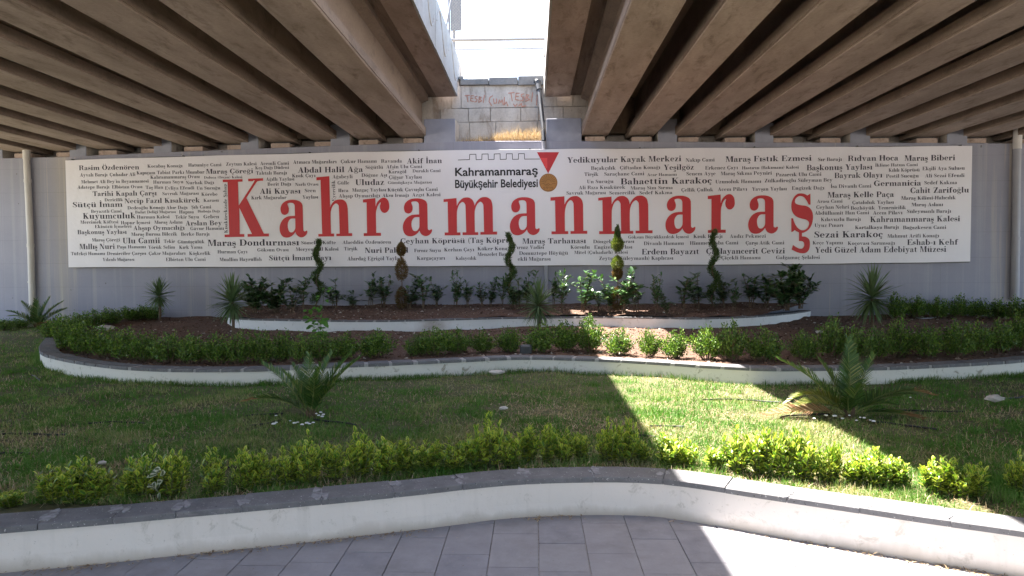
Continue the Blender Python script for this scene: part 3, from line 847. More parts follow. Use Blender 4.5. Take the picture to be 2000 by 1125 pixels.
TR['h'] = ([outline([(1322,120,1),(1490,107,1),(1493,500,1),(1520,450),(1560,415),(1610,403),(1660,407),(1700,440),(1718,500),(1722,560),(1727,830,1),(1773,830,1),(1773,867,1),(1568,867,1),(1568,835,1),(1612,835,1),(1607,520),(1600,475),(1580,455),(1555,458),(1525,490),(1505,540),(1498,600),(1500,833,1),(1540,833,1),(1540,870,1),(1335,870,1),(1335,837,1),(1385,837,1),(1375,155,1),(1322,158,1)], 869, 731, 1322)], 451 / 731)
TR['m'] = ([outline([(162,125,1),(322,112,1),(325,205,1),(350,160),(390,120),(430,107),(480,110),(525,145),(543,205,1),(570,155),(610,118),(650,105),(700,108),(745,140),(762,200),(765,260),(767,515,1),(817,515,1),(817,550,1),(612,550,1),(612,518,1),(657,518,1),(652,230),(645,185),(625,162),(605,162),(575,190),(552,240),(543,310),(545,520,1),(585,520,1),(585,553,1),(393,553,1),(393,520,1),(438,520,1),(432,230),(425,185),(405,162),(385,162),(355,190),(332,245),(325,310),(325,520,1),(367,520,1),(367,555,1),(172,555,1),(172,520,1),(217,520,1),(212,155,1),(162,158,1)], 553, 690, 162)], 655 / 690)
TR['n'] = ([outline([(1470,108,1),(1640,97,1),(1640,195,1),(1670,145),(1710,110),(1750,97),(1800,98),(1845,130),(1865,180),(1868,250),(1870,508,1),(1918,508,1),(1918,543,1),(1713,543,1),(1713,510,1),(1757,510,1),(1752,220),(1745,170),(1728,147),(1705,147),(1675,180),(1655,230),(1645,300),(1645,510,1),(1686,510,1),(1686,545,1),(1480,545,1),(1480,512,1),(1530,512,1),(1525,145,1),(1470,148,1)], 545, 690, 1470)], 448 / 690)
TR['r'] = ([outline([(163,187,1),(352,168,1),(355,290,1),(375,235),(415,190),(460,166),(505,168),(545,205),(560,260),(560,315),(540,355),(505,380),(465,377),(430,340),(420,290),(430,250),(432,235),(420,235),(390,275),(370,330),(358,400),(358,665,1),(430,667,1),(430,710,1),(167,710,1),(167,670,1),(218,668,1),(217,230,1),(163,230,1)], 710, 828, 163)], 397 / 828)
_stop = [(1662,163,1),(1665,318,1),(1637,318,1),(1610,265),(1570,215),(1525,197),(1480,205),(1445,240),(1440,285),(1470,310),(1530,325),(1600,335),(1660,370),(1695,430),(1703,510),(1685,600),(1640,670),(1575,710)]
_scd = [(1545,716,1),(1545,765,1),(1600,772),(1650,810),(1662,880),(1650,950),(1610,995),(1550,1005),(1480,990),(1395,950,1),(1415,885,1),(1460,915),(1510,937),(1550,935),(1575,905),(1575,860),(1550,835),(1502,830,1),(1502,710,1)]
_sbot = [(1460,690),(1440,675,1),(1405,700,1),(1390,703,1),(1387,507,1),(1415,507,1),(1430,560),(1470,630),(1520,670),(1570,678),(1620,650),(1645,600),(1640,560),(1600,530),(1540,515),(1470,490),(1415,440),(1388,370),(1390,290),(1420,215),(1470,168),(1525,158),(1580,168),(1617,188,1)]
TR['ş'] = ([outline(_stop + _scd + _sbot, 708, 828, 1387)], 316 / 828)
TR['s'] = ([outline(_stop + [(1545, 716), (1500, 708)] + _sbot, 708, 828, 1387)], 316 / 828)

def fill_outline(polys, n=None):
    """triangulate an outline with holes -> (verts2d, tris)"""
    loops = [[Vector((x, y, 0)) for x, y in p] for p in polys]
    tris = tessellate_polygon(loops)
    flat_ = [v for l in loops for v in l]
    return [(v.x, v.y) for v in flat_], [tuple(t) for t in tris]
GL_CACHE = {}
for ch, (polys, w) in TR.items(): GL_CACHE[ch] = [fill_outline(polys)], w

# stroke-built glyphs for the rest
def r_(x0, y0, x1, y1): return [((x0, y0), (x0, y1)), ((x1, y0), (x1, y1))]
def arc(cx, cy, rx, ry, a0, a1, t=T, h=H, n=14):
    out = []
    for k in range(n + 1):
        a = R(a0 + (a1 - a0) * k / n); c, s = math.cos(a), math.sin(a)
        out.append(((cx + rx * c, cy + ry * s), (cx + (rx - t) * c, cy + (ry - h) * s)))
    return out
def dg(x0, y0, x1, y1, w): return [((x0, y0), (x0 + w, y0)), ((x1, y1), (x1 + w, y1))]
def ball(cx, cy, r, n=10): return [((cx + r * math.cos(math.pi * k / n), cy + r * math.sin(math.pi * k / n)), (cx + r * math.cos(math.pi * k / n), cy - r * math.sin(math.pi * k / n))) for k in range(n + 1)]
def vr(pts):
    out = []
    for i, (x, y, w) in enumerate(pts):
        a = pts[max(i - 1, 0)]; b = pts[min(i + 1, len(pts) - 1)]
        dx, dy = b[0] - a[0], b[1] - a[1]; L = math.hypot(dx, dy) or 1
        out.append(((x - dy / L * w / 2, y + dx / L * w / 2), (x + dy / L * w / 2, y - dx / L * w / 2)))
    return out
E_ = .06
def st(x, y0=0, y1=1.0, foot=1, top=1, t=T):
    o = [r_(x, y0, x + t, y1)]
    if foot: o.append(r_(x - E_, y0, x + t + E_, y0 + H))
    if top == 1: o.append(r_(x - E_, y1 - H, x + t + E_, y1))
    if top == 2: o.append(r_(x - E_, y1 - H, x + t, y1))
    return o
def dots(cx, y=.86, d=.13): return [ball(cx - d, y, .065), ball(cx + d, y, .065)]
def ced(cx): return [r_(cx - .02, -.08, cx + .025, .02), vr([(cx, -.07, .05), (cx + .08, -.10, .07), (cx + .10, -.17, .09), (cx + .04, -.24, .08), (cx - .09, -.21, .06)])]
def brev(cx, y=.90): return [vr([(cx - .15, y + .07, .05), (cx - .09, y - .03, .06), (cx, y - .06, .07), (cx + .09, y - .03, .06), (cx + .15, y + .07, .05)])]
S_ = E_
ST = {}
def serifd(x0, x1, y): return r_(x0, y, x1, y + H)
ST['A'] = ([dg(.06, 0, .34, 1, .05), dg(.42, 0, .32, 1, .0) and [((.44, 0), (.66, 0)), ((.30, 1), (.42, 1))], r_(.17, .3, .52, .3 + H), serifd(0, .20, 0), serifd(.38, .74, 0)], .74)
ST['B'] = (st(S_) + [r_(.2, 1 - H, .40, 1), r_(.2, .50, .40, .50 + H), r_(.2, 0, .40, H), arc(.38, .755, .25, .245, 90, -90, .17), arc(.40, .265, .27, .275, 90, -90, .18)], .68)
ST['C'] = ([arc(.38, .5, .38, .51, 42, 330, .2), r_(.64, .66, .68, 1), vr([(.69, .2, .04), (.66, .3, .04), (.68, .36, .04)])], .72)
ST['D'] = (st(S_) + [r_(.2, 1 - H, .40, 1), r_(.2, 0, .40, H), arc(.38, .5, .38, .5, 90, -90, .2)], .78)
ST['E'] = (st(S_) + [r_(.1, 1 - H, .62, 1), r_(.1, 0, .64, H), r_(.2, .48, .44, .48 + H), [((.50, 1), (.62, 1)), ((.60, .72), (.62, .72))], [((.50, 0), (.64, 0)), ((.62, .3), (.64, .3))], r_(.42, .36, .455, .66)], .66)
ST['F'] = (st(S_) + [r_(.1, 1 - H, .60, 1), r_(.2, .48, .44, .48 + H), [((.48, 1), (.60, 1)), ((.58, .70), (.60, .70))], r_(.42, .36, .455, .66)], .62)
ST['G'] = ([arc(.38, .5, .38, .51, 42, 300, .2), r_(.64, .66, .68, 1), r_(.53, .05, .71, .40), r_(.44, .40, .79, .40 + H)], .80)
ST['H'] = (st(S_) + st(.52) + [r_(.2, .48, .55, .48 + H)], .80)
ST['I'] = (st(S_), .31)
ST['M'] = (st(.05, t=.05) + st(.66) + [[((.06, 1), (.26, 1)), ((.36, 0), (.44, 0))], [((.64, 1), (.70, 1)), ((.40, 0), (.44, 0))]], .92)
ST['N'] = (st(.05, t=.05) + [r_(.62, 0, .67, 1), serifd(.54, .75, 1 - H), [((.05, 1), (.26, 1)), ((.50, 0), (.67, 0))]], .76)
ST['O'] = ([arc(.38, .5, .38, .51, 0, 360, .2, n=26)], .76)
ST['P'] = (st(S_) + [r_(.2, 1 - H, .40, 1), r_(.2, .44, .40, .44 + H), arc(.38, .72, .27, .28, 90, -90, .18)], .66)
ST['R'] = (st(S_) + [r_(.2, 1 - H, .40, 1), r_(.2, .48, .40, .48 + H), arc(.38, .74, .26, .26, 90, -90, .18), vr([(.40, .50, .08), (.52, .40, .16), (.55, .15, .17), (.62, .03, .08), (.74, .08, .04)])], .76)
ST['S'] = ([vr([(.50, .70, .04), (.44, .90, .05), (.30, .97, H), (.14, .92, .10), (.09, .76, .16), (.20, .60, .20), (.36, .46, .20), (.47, .30, .17), (.44, .10, .11), (.30, .03, H), (.12, .08, .05), (.04, .30, .04)]), r_(.49, .66, .525, 1), r_(.02, 0, .055, .34)], .56)
ST['T'] = (st(.26) + [r_(0, 1 - H, .70, 1), [((0, 1), (.12, 1)), ((0, .68), (.025, .68))], [((.58, 1), (.70, 1)), ((.675, .68), (.70, .68))]], .70)
ST['U'] = (st(S_, .25, 1, 0) + [vr([(S_ + T / 2, .27, T), (.19, .12, .15), (.30, .04, .09), (.42, .03, .06), (.54, .10, .05), (.575, .25, .05)]), r_(.55, .25, .60, 1), serifd(.47, .68, 1 - H)], .70)
ST['V'] = ([[((.05, 1), (.28, 1)), ((.34, 0), (.42, 0))], [((.60, 1), (.65, 1)), ((.37, 0), (.42, 0))], serifd(0, .36, 1 - H), serifd(.50, .76, 1 - H)], .74)
ST['Y'] = (st(.28, 0, .45, 1, 0) + [[((.06, 1), (.28, 1)), ((.28, .42), (.465, .42))], dg(.38, .42, .62, 1, .05), serifd(0, .34, 1 - H), serifd(.52, .75, 1 - H)], .74)
ST['Z'] = ([r_(.04, 1 - H, .62, 1), r_(.02, 0, .64, H), [((.02, 0), (.24, 0)), ((.41, 1), (.62, 1))], r_(.04, .70, .07, 1), r_(.60, 0, .635, .32)], .66)
ST['b'] = (st(.04, 0, 1.02, 0, 2) + [arc(.33, .33, .24, .34, 115, -180 + 65, .16), r_(.2, .0, .24, .1)], .58)
ST['c'] = ([arc(.25, .33, .25, .34, 55, 315, .17), ball(.37, .50, .08)], .46)
ST['d'] = (st(.35, 0, 1.02, 0, 2) + [arc(.25, .33, .25, .34, 65, 295, .17), r_(.5, 0, .60, H)], .60)
ST['e'] = ([arc(.25, .33, .25, .34, 0, 318, .16), r_(.12, .33, .49, .33 + H), [((.36, .36), (.50, .36)), ((.35, .50), (.45, .52))]], .50)
ST['f'] = (st(.08, 0, .80, 1, 0) + [r_(0, XH - H, .40, XH), vr([(.17, .78, T), (.20, .90, .13), (.28, .99, H), (.36, .96, .04)]), ball(.37, .90, .075)], .44)
ST['g'] = ([arc(.24, .44, .21, .23, 0, 360, .13, n=20), ball(.50, .60, .06), vr([(.36, .60, .04), (.42, .63, .04), (.48, .62, .05)]), vr([(.14, .26, .06), (.08, .15, .10), (.14, .07, .12), (.32, .05, .15), (.46, -.02, .13), (.47, -.15, .09), (.34, -.24, H), (.16, -.24, H), (.04, -.15, .08), (.07, -.03, .06), (.16, .03, .05)])], .54)
ST['ı'] = (st(S_, 0, XH, 1, 2), .30)
ST['i'] = (st(S_, 0, XH, 1, 2) + [ball(.145, .90, .095)], .30)
ST['j'] = ([r_(.14, -.1, .14 + T, XH), r_(.06, XH - H, .2, XH), vr([(.232, -.08, T), (.20, -.20, .12), (.11, -.25, .05), (.03, -.21, .05)]), ball(.05, -.15, .07), ball(.225, .90, .095)], .38)
ST['k'] = (st(S_, 0, 1.02, 1, 2) + [dg(.24, .26, .46, XH - .02, .05), [((.44, 0), (.62, 0)), ((.26, .36), (.40, .40))], serifd(.36, .60, XH - H), serifd(.36, .68, 0)], .66)
ST['l'] = (st(S_, 0, 1.02, 1, 2), .31)
ST['o'] = ([arc(.26, .33, .26, .34, 0, 360, .17, n=22)], .52)
ST['p'] = (st(S_, -.30, XH, 1, 2) + [arc(.36, .33, .25, .34, 120, -120, .17)], .62)
ST['t'] = (st(.08, .10, .80, 0, 0, .16) + [r_(0, XH - H, .34, XH), vr([(.16, .12, .16), (.20, .04, .10), (.29, .02, .05), (.37, .10, .04)])], .40)
ST['u'] = ([r_(.06, .12, .06 + T, XH), r_(0, XH - H, .2, XH), r_(.40, 0, .40 + T, XH), r_(.34, XH - H, .5, XH), r_(.5, 0, .66, H), vr([(.15, .14, T), (.19, .05, .12), (.28, .03, H), (.38, .08, .04), (.42, .16, .03)])], .66)
ST['v'] = ([[((.05, XH), (.25, XH)), ((.27, 0), (.33, 0))], [((.47, XH), (.52, XH)), ((.28, 0), (.33, 0))], serifd(0, .32, XH - H), serifd(.40, .60, XH - H)], .60)
ST['y'] = ([[((.05, XH), (.25, XH)), ((.27, 0), (.36, 0))], [((.47, XH), (.52, XH)), ((.23, -.14), (.28, -.14))], serifd(0, .32, XH - H), serifd(.40, .60, XH - H), vr([(.26, -.12, .05), (.20, -.24, .07), (.11, -.25, .05)]), ball(.09, -.18, .08)], .60)
ST['z'] = ([r_(.03, XH - H, .46, XH), r_(.02, 0, .48, H), [((.02, 0), (.20, 0)), ((.29, XH), (.46, XH))], r_(.03, .45, .06, XH), r_(.45, 0, .48, .22)], .50)
ST['('] = ([vr([(.26, 1.08, .03), (.14, .85, .07), (.09, .45, .11), (.14, .05, .07), (.26, -.18, .03)])], .28)
ST[')'] = ([vr([(.02, 1.08, .03), (.14, .85, .07), (.19, .45, .11), (.14, .05, .07), (.02, -.18, .03)])], .28)
ST['-'] = ([r_(.02, .28, .30, .38)], .32)
ST["'"] = ([ball(.10, .95, .07), vr([(.14, .93, .06), (.13, .82, .04), (.08, .74, .02)])], .22)
def tri_strokes(strokes):
    out = []
    for s_ in strokes:
        vs = []; fs = []
        for a, b in s_: vs += [a, b]
        for i in range(len(s_) - 1): fs += [(2 * i, 2 * i + 1, 2 * i + 3, 2 * i + 2)]
        out.append((vs, fs))
    return out
for ch, (s_, w) in ST.items(): GL_CACHE[ch] = (tri_strokes(s_), w)
def compose(new, base, extra, dw=0):
    g_, w = GL_CACHE[base]; GL_CACHE[new] = (g_ + tri_strokes(extra), w + dw)
compose('ç', 'c', ced(.25)); compose('Ç', 'C', ced(.38)); compose('Ş', 'S', ced(.28))
compose('ö', 'o', dots(.26)); compose('ü', 'u', dots(.30)); compose('Ö', 'O', dots(.38, 1.18, .15)); compose('Ü', 'U', dots(.34, 1.18, .15))
compose('ğ', 'g', brev(.25, .86)); compose('İ', 'I', [ball(.15, 1.17, .09)])
compose('â', 'a', [vr([(.08, .76, .04), (.22, .92, .07), (.36, .76, .04)])])
SPACE, LSB = .34, .05
def text_width(t):
    return sum((SPACE if ch == ' ' else GL_CACHE[ch][1] + LSB) for ch in t) - LSB
def set_text(acc, t, org, ux, uz, cap, width):
    """writes t into acc=(V, F, layer) from org along ux, fitted to width (m), cap height in m"""
    sx = width / text_width(t); x = 0.0
    for ch in t:
        if ch == ' ': x += SPACE; continue
        parts_, w = GL_CACHE[ch]
        for k, (vs, fs) in enumerate(parts_):
            b = len(acc[0]); d = .0004 * (k % 12)
            for (a, c) in vs:
                p = org + ux * ((x + a) * sx) + uz * (c * cap); acc[0].append((p.x, p.y - d, p.z))
            acc[1].extend(tuple(i + b for i in f) for f in fs)
        x += w + LSB

# ------------------------------------------------------------------ the banner
BN_Y = WALL_Y - .14
bn = tag(empty('banner', (PY(1010, 520, BN_Y).x, BN_Y + .05, PY(1010, 520, BN_Y).z)), 'very wide white printed banner with large red Kahramanmaraş lettering on the grey wall', 'banner')
def bpart(mb, name, mat):
    o = mb.build(name, mat, bn); o.location = -bn.location; return o
topl = [(127.5, 313), (350, 306), (550, 300.5), (760, 295.5), (1000, 292), (1250, 290), (1500, 288.3), (1700, 286.6), (1899, 285)]
botl = [(131, 522), (350, 521.5), (550, 521), (760, 520), (1000, 518.8), (1250, 517.5), (1500, 516), (1700, 514), (1897, 511)]
A_ = catmull([PY(x, y, BN_Y) for x, y in topl], .45); 
def z_on(line, X): return float(np.interp(X, [p.x for p in line], [p.z for p in line]))
tl = [PY(x, y, BN_Y) for x, y in topl]; bl = [PY(x, y, BN_Y) for x, y in botl]
xs = np.linspace(tl[0].x, tl[-1].x, 60); mb = MB(); vs = []; fs = []
NZ = 8
for X in xs:
    t_, b_ = z_on(tl, X) + .006 * math.sin(X * 2.1), z_on(bl, X) + .004 * math.sin(X * 2.6)
    for k in range(NZ + 1):
        z = b_ + (t_ - b_) * k / NZ
        vs.append((X, BN_Y, z))
n1 = NZ + 1
for i in range(len(xs) - 1):
    for k in range(NZ): fs.append((i * n1 + k, (i + 1) * n1 + k, (i + 1) * n1 + k + 1, i * n1 + k + 1))
m_ = len(vs)
for X, Y, Z in list(vs): vs.append((X, Y + .05, Z))
for i in range(len(xs) - 1):
    fs += [(i * n1, m_ + i * n1, m_ + (i + 1) * n1, (i + 1) * n1), (i * n1 + NZ, (i + 1) * n1 + NZ, m_ + (i + 1) * n1 + NZ, m_ + i * n1 + NZ)]
for k in range(NZ):
    fs += [(k, k + 1, m_ + k + 1, m_ + k)]; j = (len(xs) - 1) * n1; fs += [(j + k + 1, j + k, m_ + j + k, m_ + j + k + 1)]
mb.add(vs, fs); bpart(mb, 'vinyl_sheet', M['vinyl'])
fr = MB()
fr.tube([p + Vector((0, .075, .0)) for p in tl], .02, 4); fr.tube([p + Vector((0, .075, .0)) for p in bl], .02, 4)
for q in range(0, 9): fr.tube([tl[q] + Vector((0, .085, 0)), bl[q] + Vector((0, .085, 0))], .02, 4)
bpart(fr, 'backing_frame', M['steel'])
bo = MB()
for x in (140, 357, 604, 818, 1035, 1250, 1474, 1675, 1877):
    X = PY(x, 300, BN_Y).x; z = z_on(tl, X)
    MB().box(X - .012, X + .012, BN_Y - .006, WALL_Y - .001, z + .004, z + .03).build('bolt', M['bolt'], bn).location = -bn.location

ux, uz = Vector((1, 0, 0)), Vector((0, 0, 1))
TXT = {
 (100, 270): """Rasim Özdenören|218|688|250|38;Kocabaş Konağı|752|1026|230|25;Hatuniye Cami|1072|1330|222|26;Zeytun Kalesi|1366|1605|215|27;Acemli Cami|1632|1858|210|27;Ayvalı Barajı|226|440|300|27;Çuhadar Ali|457|658|297|27;Kapıçam Tabiat Parkı Mumbar|667|1197|283|27;Maraş Çöreği|1212|1578|278|38;Keş Dağı Düdeni|1594|1858|243|25;Tahtalı Barajı|1600|1842|285|27;Kahramanmaraş Ovası|775|1160|317|27;Doluca (Orçan) Kalesi|1195|1493|316|20;Mehmet Ali Bey'in Beyannamesi|236|762|353|26;Hurman Suyu|798|1033|355|26;Nurhak Dağı|1053|1273|360|26;Adatepe Barajı|206|455|395|26;Elbistan Ovası|475|713|393|26;Taş Han|738|875|396|26;Evliya Efendi|890|1118|402|26;Un Sucuğu|1137|1322|402|26;Tarihi Kapalı Çarşı|325|825|452|38;Savruk Mağarası|868|1153|445|26;Körebe|1173|1300|450|26;Dericilik|418|562|493|24;Necip Fazıl Kısakürek|575|1162|508|38;Karasu|1190|1310|497|25;Sütçü İmam|168|558|540|42;Dedeoğlu Konağı|597|887|556|26;Ahır Dağı|900|1065|554|26;Şıh Cami|1095|1250|550|26;Beyazıtlı Cami|312|550|583|25;Bulut Deliği Mağarası|657|973|588|22;Hapısa|1000|1115|588|26;Binboğa Dağı|1145|1317|580|20;Kuyumculuk|248|660|630|46;Hurman Kalesi|670|925|628|26;Tekir Suyu|970|1155|628|26;Geben|1190|1313|626|28;Mercimek Köftesi|230|525|668|26;Hopur İçmesi|545|773|672|26;Maraş Aslanı|808|1026|669|26;Arslan Bey|1050|1335|682|38;Ekinözü İçmeleri|342|628|702|25;Ahşap Oymacılığı|643|1043|718|34;Gâvur Hamamı|1087|1350|718|27;Başkonuş Yaylası|206|590|750|34;Maraş Burma Bilezik|627|985|763|27;Berke Barajı|1015|1237|762|27;Maraş Çöreği|320|538|807|26;Ulu Camii|560|850|822|44;Tekir|880|968|818|27;Gümüşçülük|988|1198|822|27;Maraş Dondurması|1225|1937|842|50;Mıllış Nuri|223|497|867|42;Paşa Hamamı|515|740|861|26;Yörük Selim|758|968|864|26;Kırk Yama|1000|1182|864|26;Tüfekçi Hamamı|155|420|914|26;Demirciler Çarşısı|437|742|913|26;Çakır Mağaraları|762|1050|912|26;Köşkerlik|1078|1245|912|27;Hurman Çayı|1300|1533|900|27;Göksun Ovası|1610|1855|885|27;Yılanlı Mağarası|402|650|960|26;Elbistan Ulu Cami|897|1207|960|27;Muallim Hayrullah|1317|1645|960|27;Ağıllı Yaylası|1678|1900|333|27;Berit Dağı|1690|1875|372|27;Ali Kayası|1630|1948|435|42;Kırk Mağaralar|1563|1838|478|28""",
 (550, 270): """Atmaca Mağaraları|90|430|200|28;Çukur Hamamı|462|743|195|28;Ravanda|778|940|192|28;Akif İnan|980|1253|198|42;Kısık Çayı|82|265|306|28;Abdal Halil Ağa|128|635|270|44;Söğütlü|655|793|240|27;Afşin Ulu Cami|818|1098|236|27;Karagöl|835|975|275|28;Duraklı Cami|1024|1242|267|24;Narlı Ovası|107|288|372|24;Ağabeyli|398|555|314|28;Döğme Aşı|625|825|302|28;Çiğşar Yaylası|838|1095|318|28;Gülle|437|528|362|28;Uludaz|578|803|367|46;Gümüşkaya Mağarası|830|1173|358|23;Seen|180|267|422|28;Ilıca|443|522|421|27;Mazgaç Yaylası|553|817|418|27;Küçük Çavuşlu Cami|828|1220|416|28;Yaylası|163|286|472|27;Ahşap Oymacılığı|447|770|464|28;Aksu Irmağı|788|995|459|26;Azgıt Kalesi|1020|1242|455|27;Sömelek Köfte|153|424|829|27;Alaeddin Özdenören|476|856|826|27;Ceyhan Köprüsü (Taş Köprü)|928|1810|823|42;Meryem Çil Kalesi|113|445|880|27;Tirşik|488|595|876|27;Nuri Pakdil|652|990|896|42;Fırnız Suyu|1037|1245|890|27;Kerhan Çayı|1270|1505|884|28;Köker Konağı|1530|1800|876|28;Sütçü İmam Çayı|-98|388|955|40;Ahırdağ Eğrigöl Yaylası|515|945|955|30;Kargaçayırı|1057|1277|950|28;Kalaycılık|1360|1522|950|26;Menzelet Barajı|1532|1800|920|28""",
 (1000, 270): """Yedikuyular Kayak Merkezi|432|1322|192|44;Nakıp Cami|1358|1583|184|28;Maraş Fıstık Ezmesi|1670|2340|185|44;Bıçakçılık|618|810|247|28;Çiftaslan Konağı|843|1158|244|28;Yeşilgöz|1185|1422|248|42;Erkenez Çayı|1510|1765|245|28;Hastırın (Bakımanı) Kalesi|1797|2240|243|24;Tirşik|565|675|295|28;Saraçhane Cami|720|1033|293|28;Acar Hamamı|1056|1287|296|23;Senem Ayşe|1362|1590|291|28;Maraş Sıkma Peyniri|1632|2030|289|28;Un Sucuğu|587|793|352|28;Bahaettin Karakoç|850|1562|361|48;Uzunoluk Hamamı|1590|1947|353|28;Zülkadiroğlu Süleyman Bey|1973|2503|345|28;Ali Rıza Kısakürek|522|885|399|28;Maraş Sim Sırma|927|1256|401|26;Çellik Çulluk|1323|1572|417|28;Acem Pilavı|1608|1837|412|28;Yavşan Yaylası|1875|2147|410|28;Engizek Dağı|2187|2440|403|28;Savruk Mağarası|425|733|441|27;Semercilik|760|965|440|27;Sedef Kakma|995|1253|439|27;Maraş Tarhanası|83|578|824|42;Döngel Mağarası|635|955|820|27;Göksun Büyükkızılcık İçmesi|908|1380|784|24;Kısık Barajı|1417|1645|780|28;Andız Pekmezi|1702|1983|779|28;Fırnız Vadisi|15|250|866|28;Körsulu|457|608|864|28;Engizek Yaylası|643|940|864|28;Divanlı Hamamı|1030|1342|835|28;Himmet Baba Cami|1390|1768|832|28;Çarşı Atik Cami|1825|2127|831|28;Domuztepe Höyüğü|57|438|912|29;Mitel (Çuhadarlı) Kalesi|488|905|905|26;Erdem Bayazıt|1015|1462|908|44;Çağlayancerit Cevizi|1517|2132|904|44;ekli Mağarası|45|302|957|29;Zeytun (Süleymanlı) Kaplıcası|680|1260|952|28;Çiçekli Hamamı|1635|1942|947|28;Galgamaç Şelalesi|2063|2405|945|28""",
 (1450, 270): """Sır Barajı|590|777|179|28;Rıdvan Hoca|825|1217|179|44;Maraş Biberi|1268|1662|177|44;İklime Hatun Cami|1038|1370|222|24;Başkonuş Yaylası|503|1015|251|44;Kılılı Köprüsü|1142|1385|262|27;Ekşili Aya Sulusu|1407|1737|250|28;Pazarcık Ulu Cami|262|617|298|28;Bayrak Olayı|720|1093|311|42;Pestil Sucuğu|1123|1377|309|28;Ali Sezai Efendi|1428|1735|306|28;Germanicia|1027|1395|374|44;Sedef Kakma|1420|1677|361|28;İsa Divanlı Cami|690|1007|389|28;Cahit Zarifoğlu|1312|1770|429|44;Maraş Kelle Paça|667|1183|464|44;Maraş Kilimi-Halıcılık|1242|1667|481|28;Arasa Cami|583|782|505|26;Çataloluk Yaylası|858|1183|515|27;Maraş Aslanı|1323|1568|532|28;Ceyhan Nehri|577|832|552|28;Bozhöyük|847|1035|558|27;Yemenicilik|1060|1278|556|28;Abdülhamit Han Cami|565|990|598|28;Acem Pilavı|1020|1250|596|28;Süleymanlı Barajı|1285|1630|585|28;Kılavuzlu Barajı|613|925|648|28;Kahramanmaraş Kalesi|998|1700|655|44;Uyuz Pınarı|565|788|694|28;Kartalkaya Barajı|880|1222|710|28;Boğazkesen Cami|1255|1592|711|28;Sezai Karakoç|560|1097|777|50;Mahmut Arifi Konağı|1135|1537|777|28;Keçe Yapımı|548|785|830|28;Koçovası Sarımsağı|823|1192|834|28;Eshab-ı Kehf|1288|1685|834|44;Yedi Güzel Adam Edebiyat Müzesi|567|1592|895|46"""}
acc = ([], [])
for (ox, oy), block in TXT.items():
    for it in block.split(';'):
        t, x0, x1, yb, cp = it.split('|')
        a = PY(ox + int(x0) / 4, oy + int(yb) / 4, BN_Y - .003); b = PY(ox + int(x1) / 4, oy + int(yb) / 4, BN_Y - .003)
        cap = PY(ox + int(x0) / 4, oy + (int(yb) - int(cp)) / 4, BN_Y).z - PY(ox + int(x0) / 4, oy + int(yb) / 4, BN_Y).z
        if t == 'Cahit Zarifoğlu': pass
        set_text(acc, t, a, ux, uz, cap * .98, b.x - a.x)
for t, px, y0, y1 in (('Kısakürekzade Şahap', 444.5, 455, 359), ('Eyercilik', 655, 392.5, 352)):
    a = PY(px, y0, BN_Y - .003); b = PY(px, y1, BN_Y - .003)
    set_text(acc, t, a, Vector((0, 0, 1)), Vector((-1, 0, 0)), .087, b.z - a.z)
me = bpy.data.meshes.new('lettering'); me.from_pydata(acc[0], [], acc[1]); me.update()
o = link('lettering', me, M['navy'], bn); o.location = -bn.location
o['label'] = 'small dark navy names printed all over the banner'
# the big red letters with their pale outline
BIG = [('K', 437.5, 525.5, 463, 462), ('a', 546.5, 601, 463, 462.3), ('h', 620, 688, 462, 461.5), ('r', 710, 761, 461, 461), ('a', 787, 844.5, 460.5, 460), ('m', 867, 971, 459.5, 459), ('a', 996, 1054.5, 458.5, 458), ('n', 1075.5, 1147, 457.5, 457), ('m', 1168.5, 1274.5, 457, 456), ('a', 1299.5, 1358.5, 456, 455.5), ('r', 1382, 1434.5, 455, 455), ('a', 1461, 1519.5, 455.5, 455), ('ş', 1545, 1587.5, 454, 454)]
for ch, x0, x1, y0, y1 in BIG:
    a = PY(x0, y0, BN_Y - .003); b = PY(x1, y1, BN_Y - .003)
    capm = PY(x0, y0 - 112.5 - 2.2 * (x0 - 437) / 1150, BN_Y).z - a.z
    polys, w = TR[ch]; sx = (b.x - a.x) / w
    P3 = [[(a.x + x * sx, a.z + (z * capm)) for x, z in p] for p in polys]
    # halo: the same outline grown by 16 mm
    gro = []
    for p in P3:
        ar = sum(p[i][0] * p[(i + 1) % len(p)][1] - p[(i + 1) % len(p)][0] * p[i][1] for i in range(len(p)))
        s = 1 if ar > 0 else -1
        if p is not P3[0]: s = -s
        q = []
        for i in range(len(p)):
            x_, z_ = p[i]; d = Vector((p[(i + 1) % len(p)][0] - p[i - 1][0], p[(i + 1) % len(p)][1] - p[i - 1][1])); L = d.length or 1
            q.append((x_ + d.y / L * .018 * s, z_ - d.x / L * .018 * s))
        gro.append(q)
    vs, fs = fill_outline(gro)
    hm = MB().add([(x, BN_Y - .0035, z) for x, z in vs], fs).build('letter_outline', M['halo'], bn); hm.location = -bn.location
    vs, fs = fill_outline(P3)
    lm = MB().add([(x, BN_Y - .009, z) for x, z in vs], fs).build('letter', M['red'], bn); lm.location = -bn.location
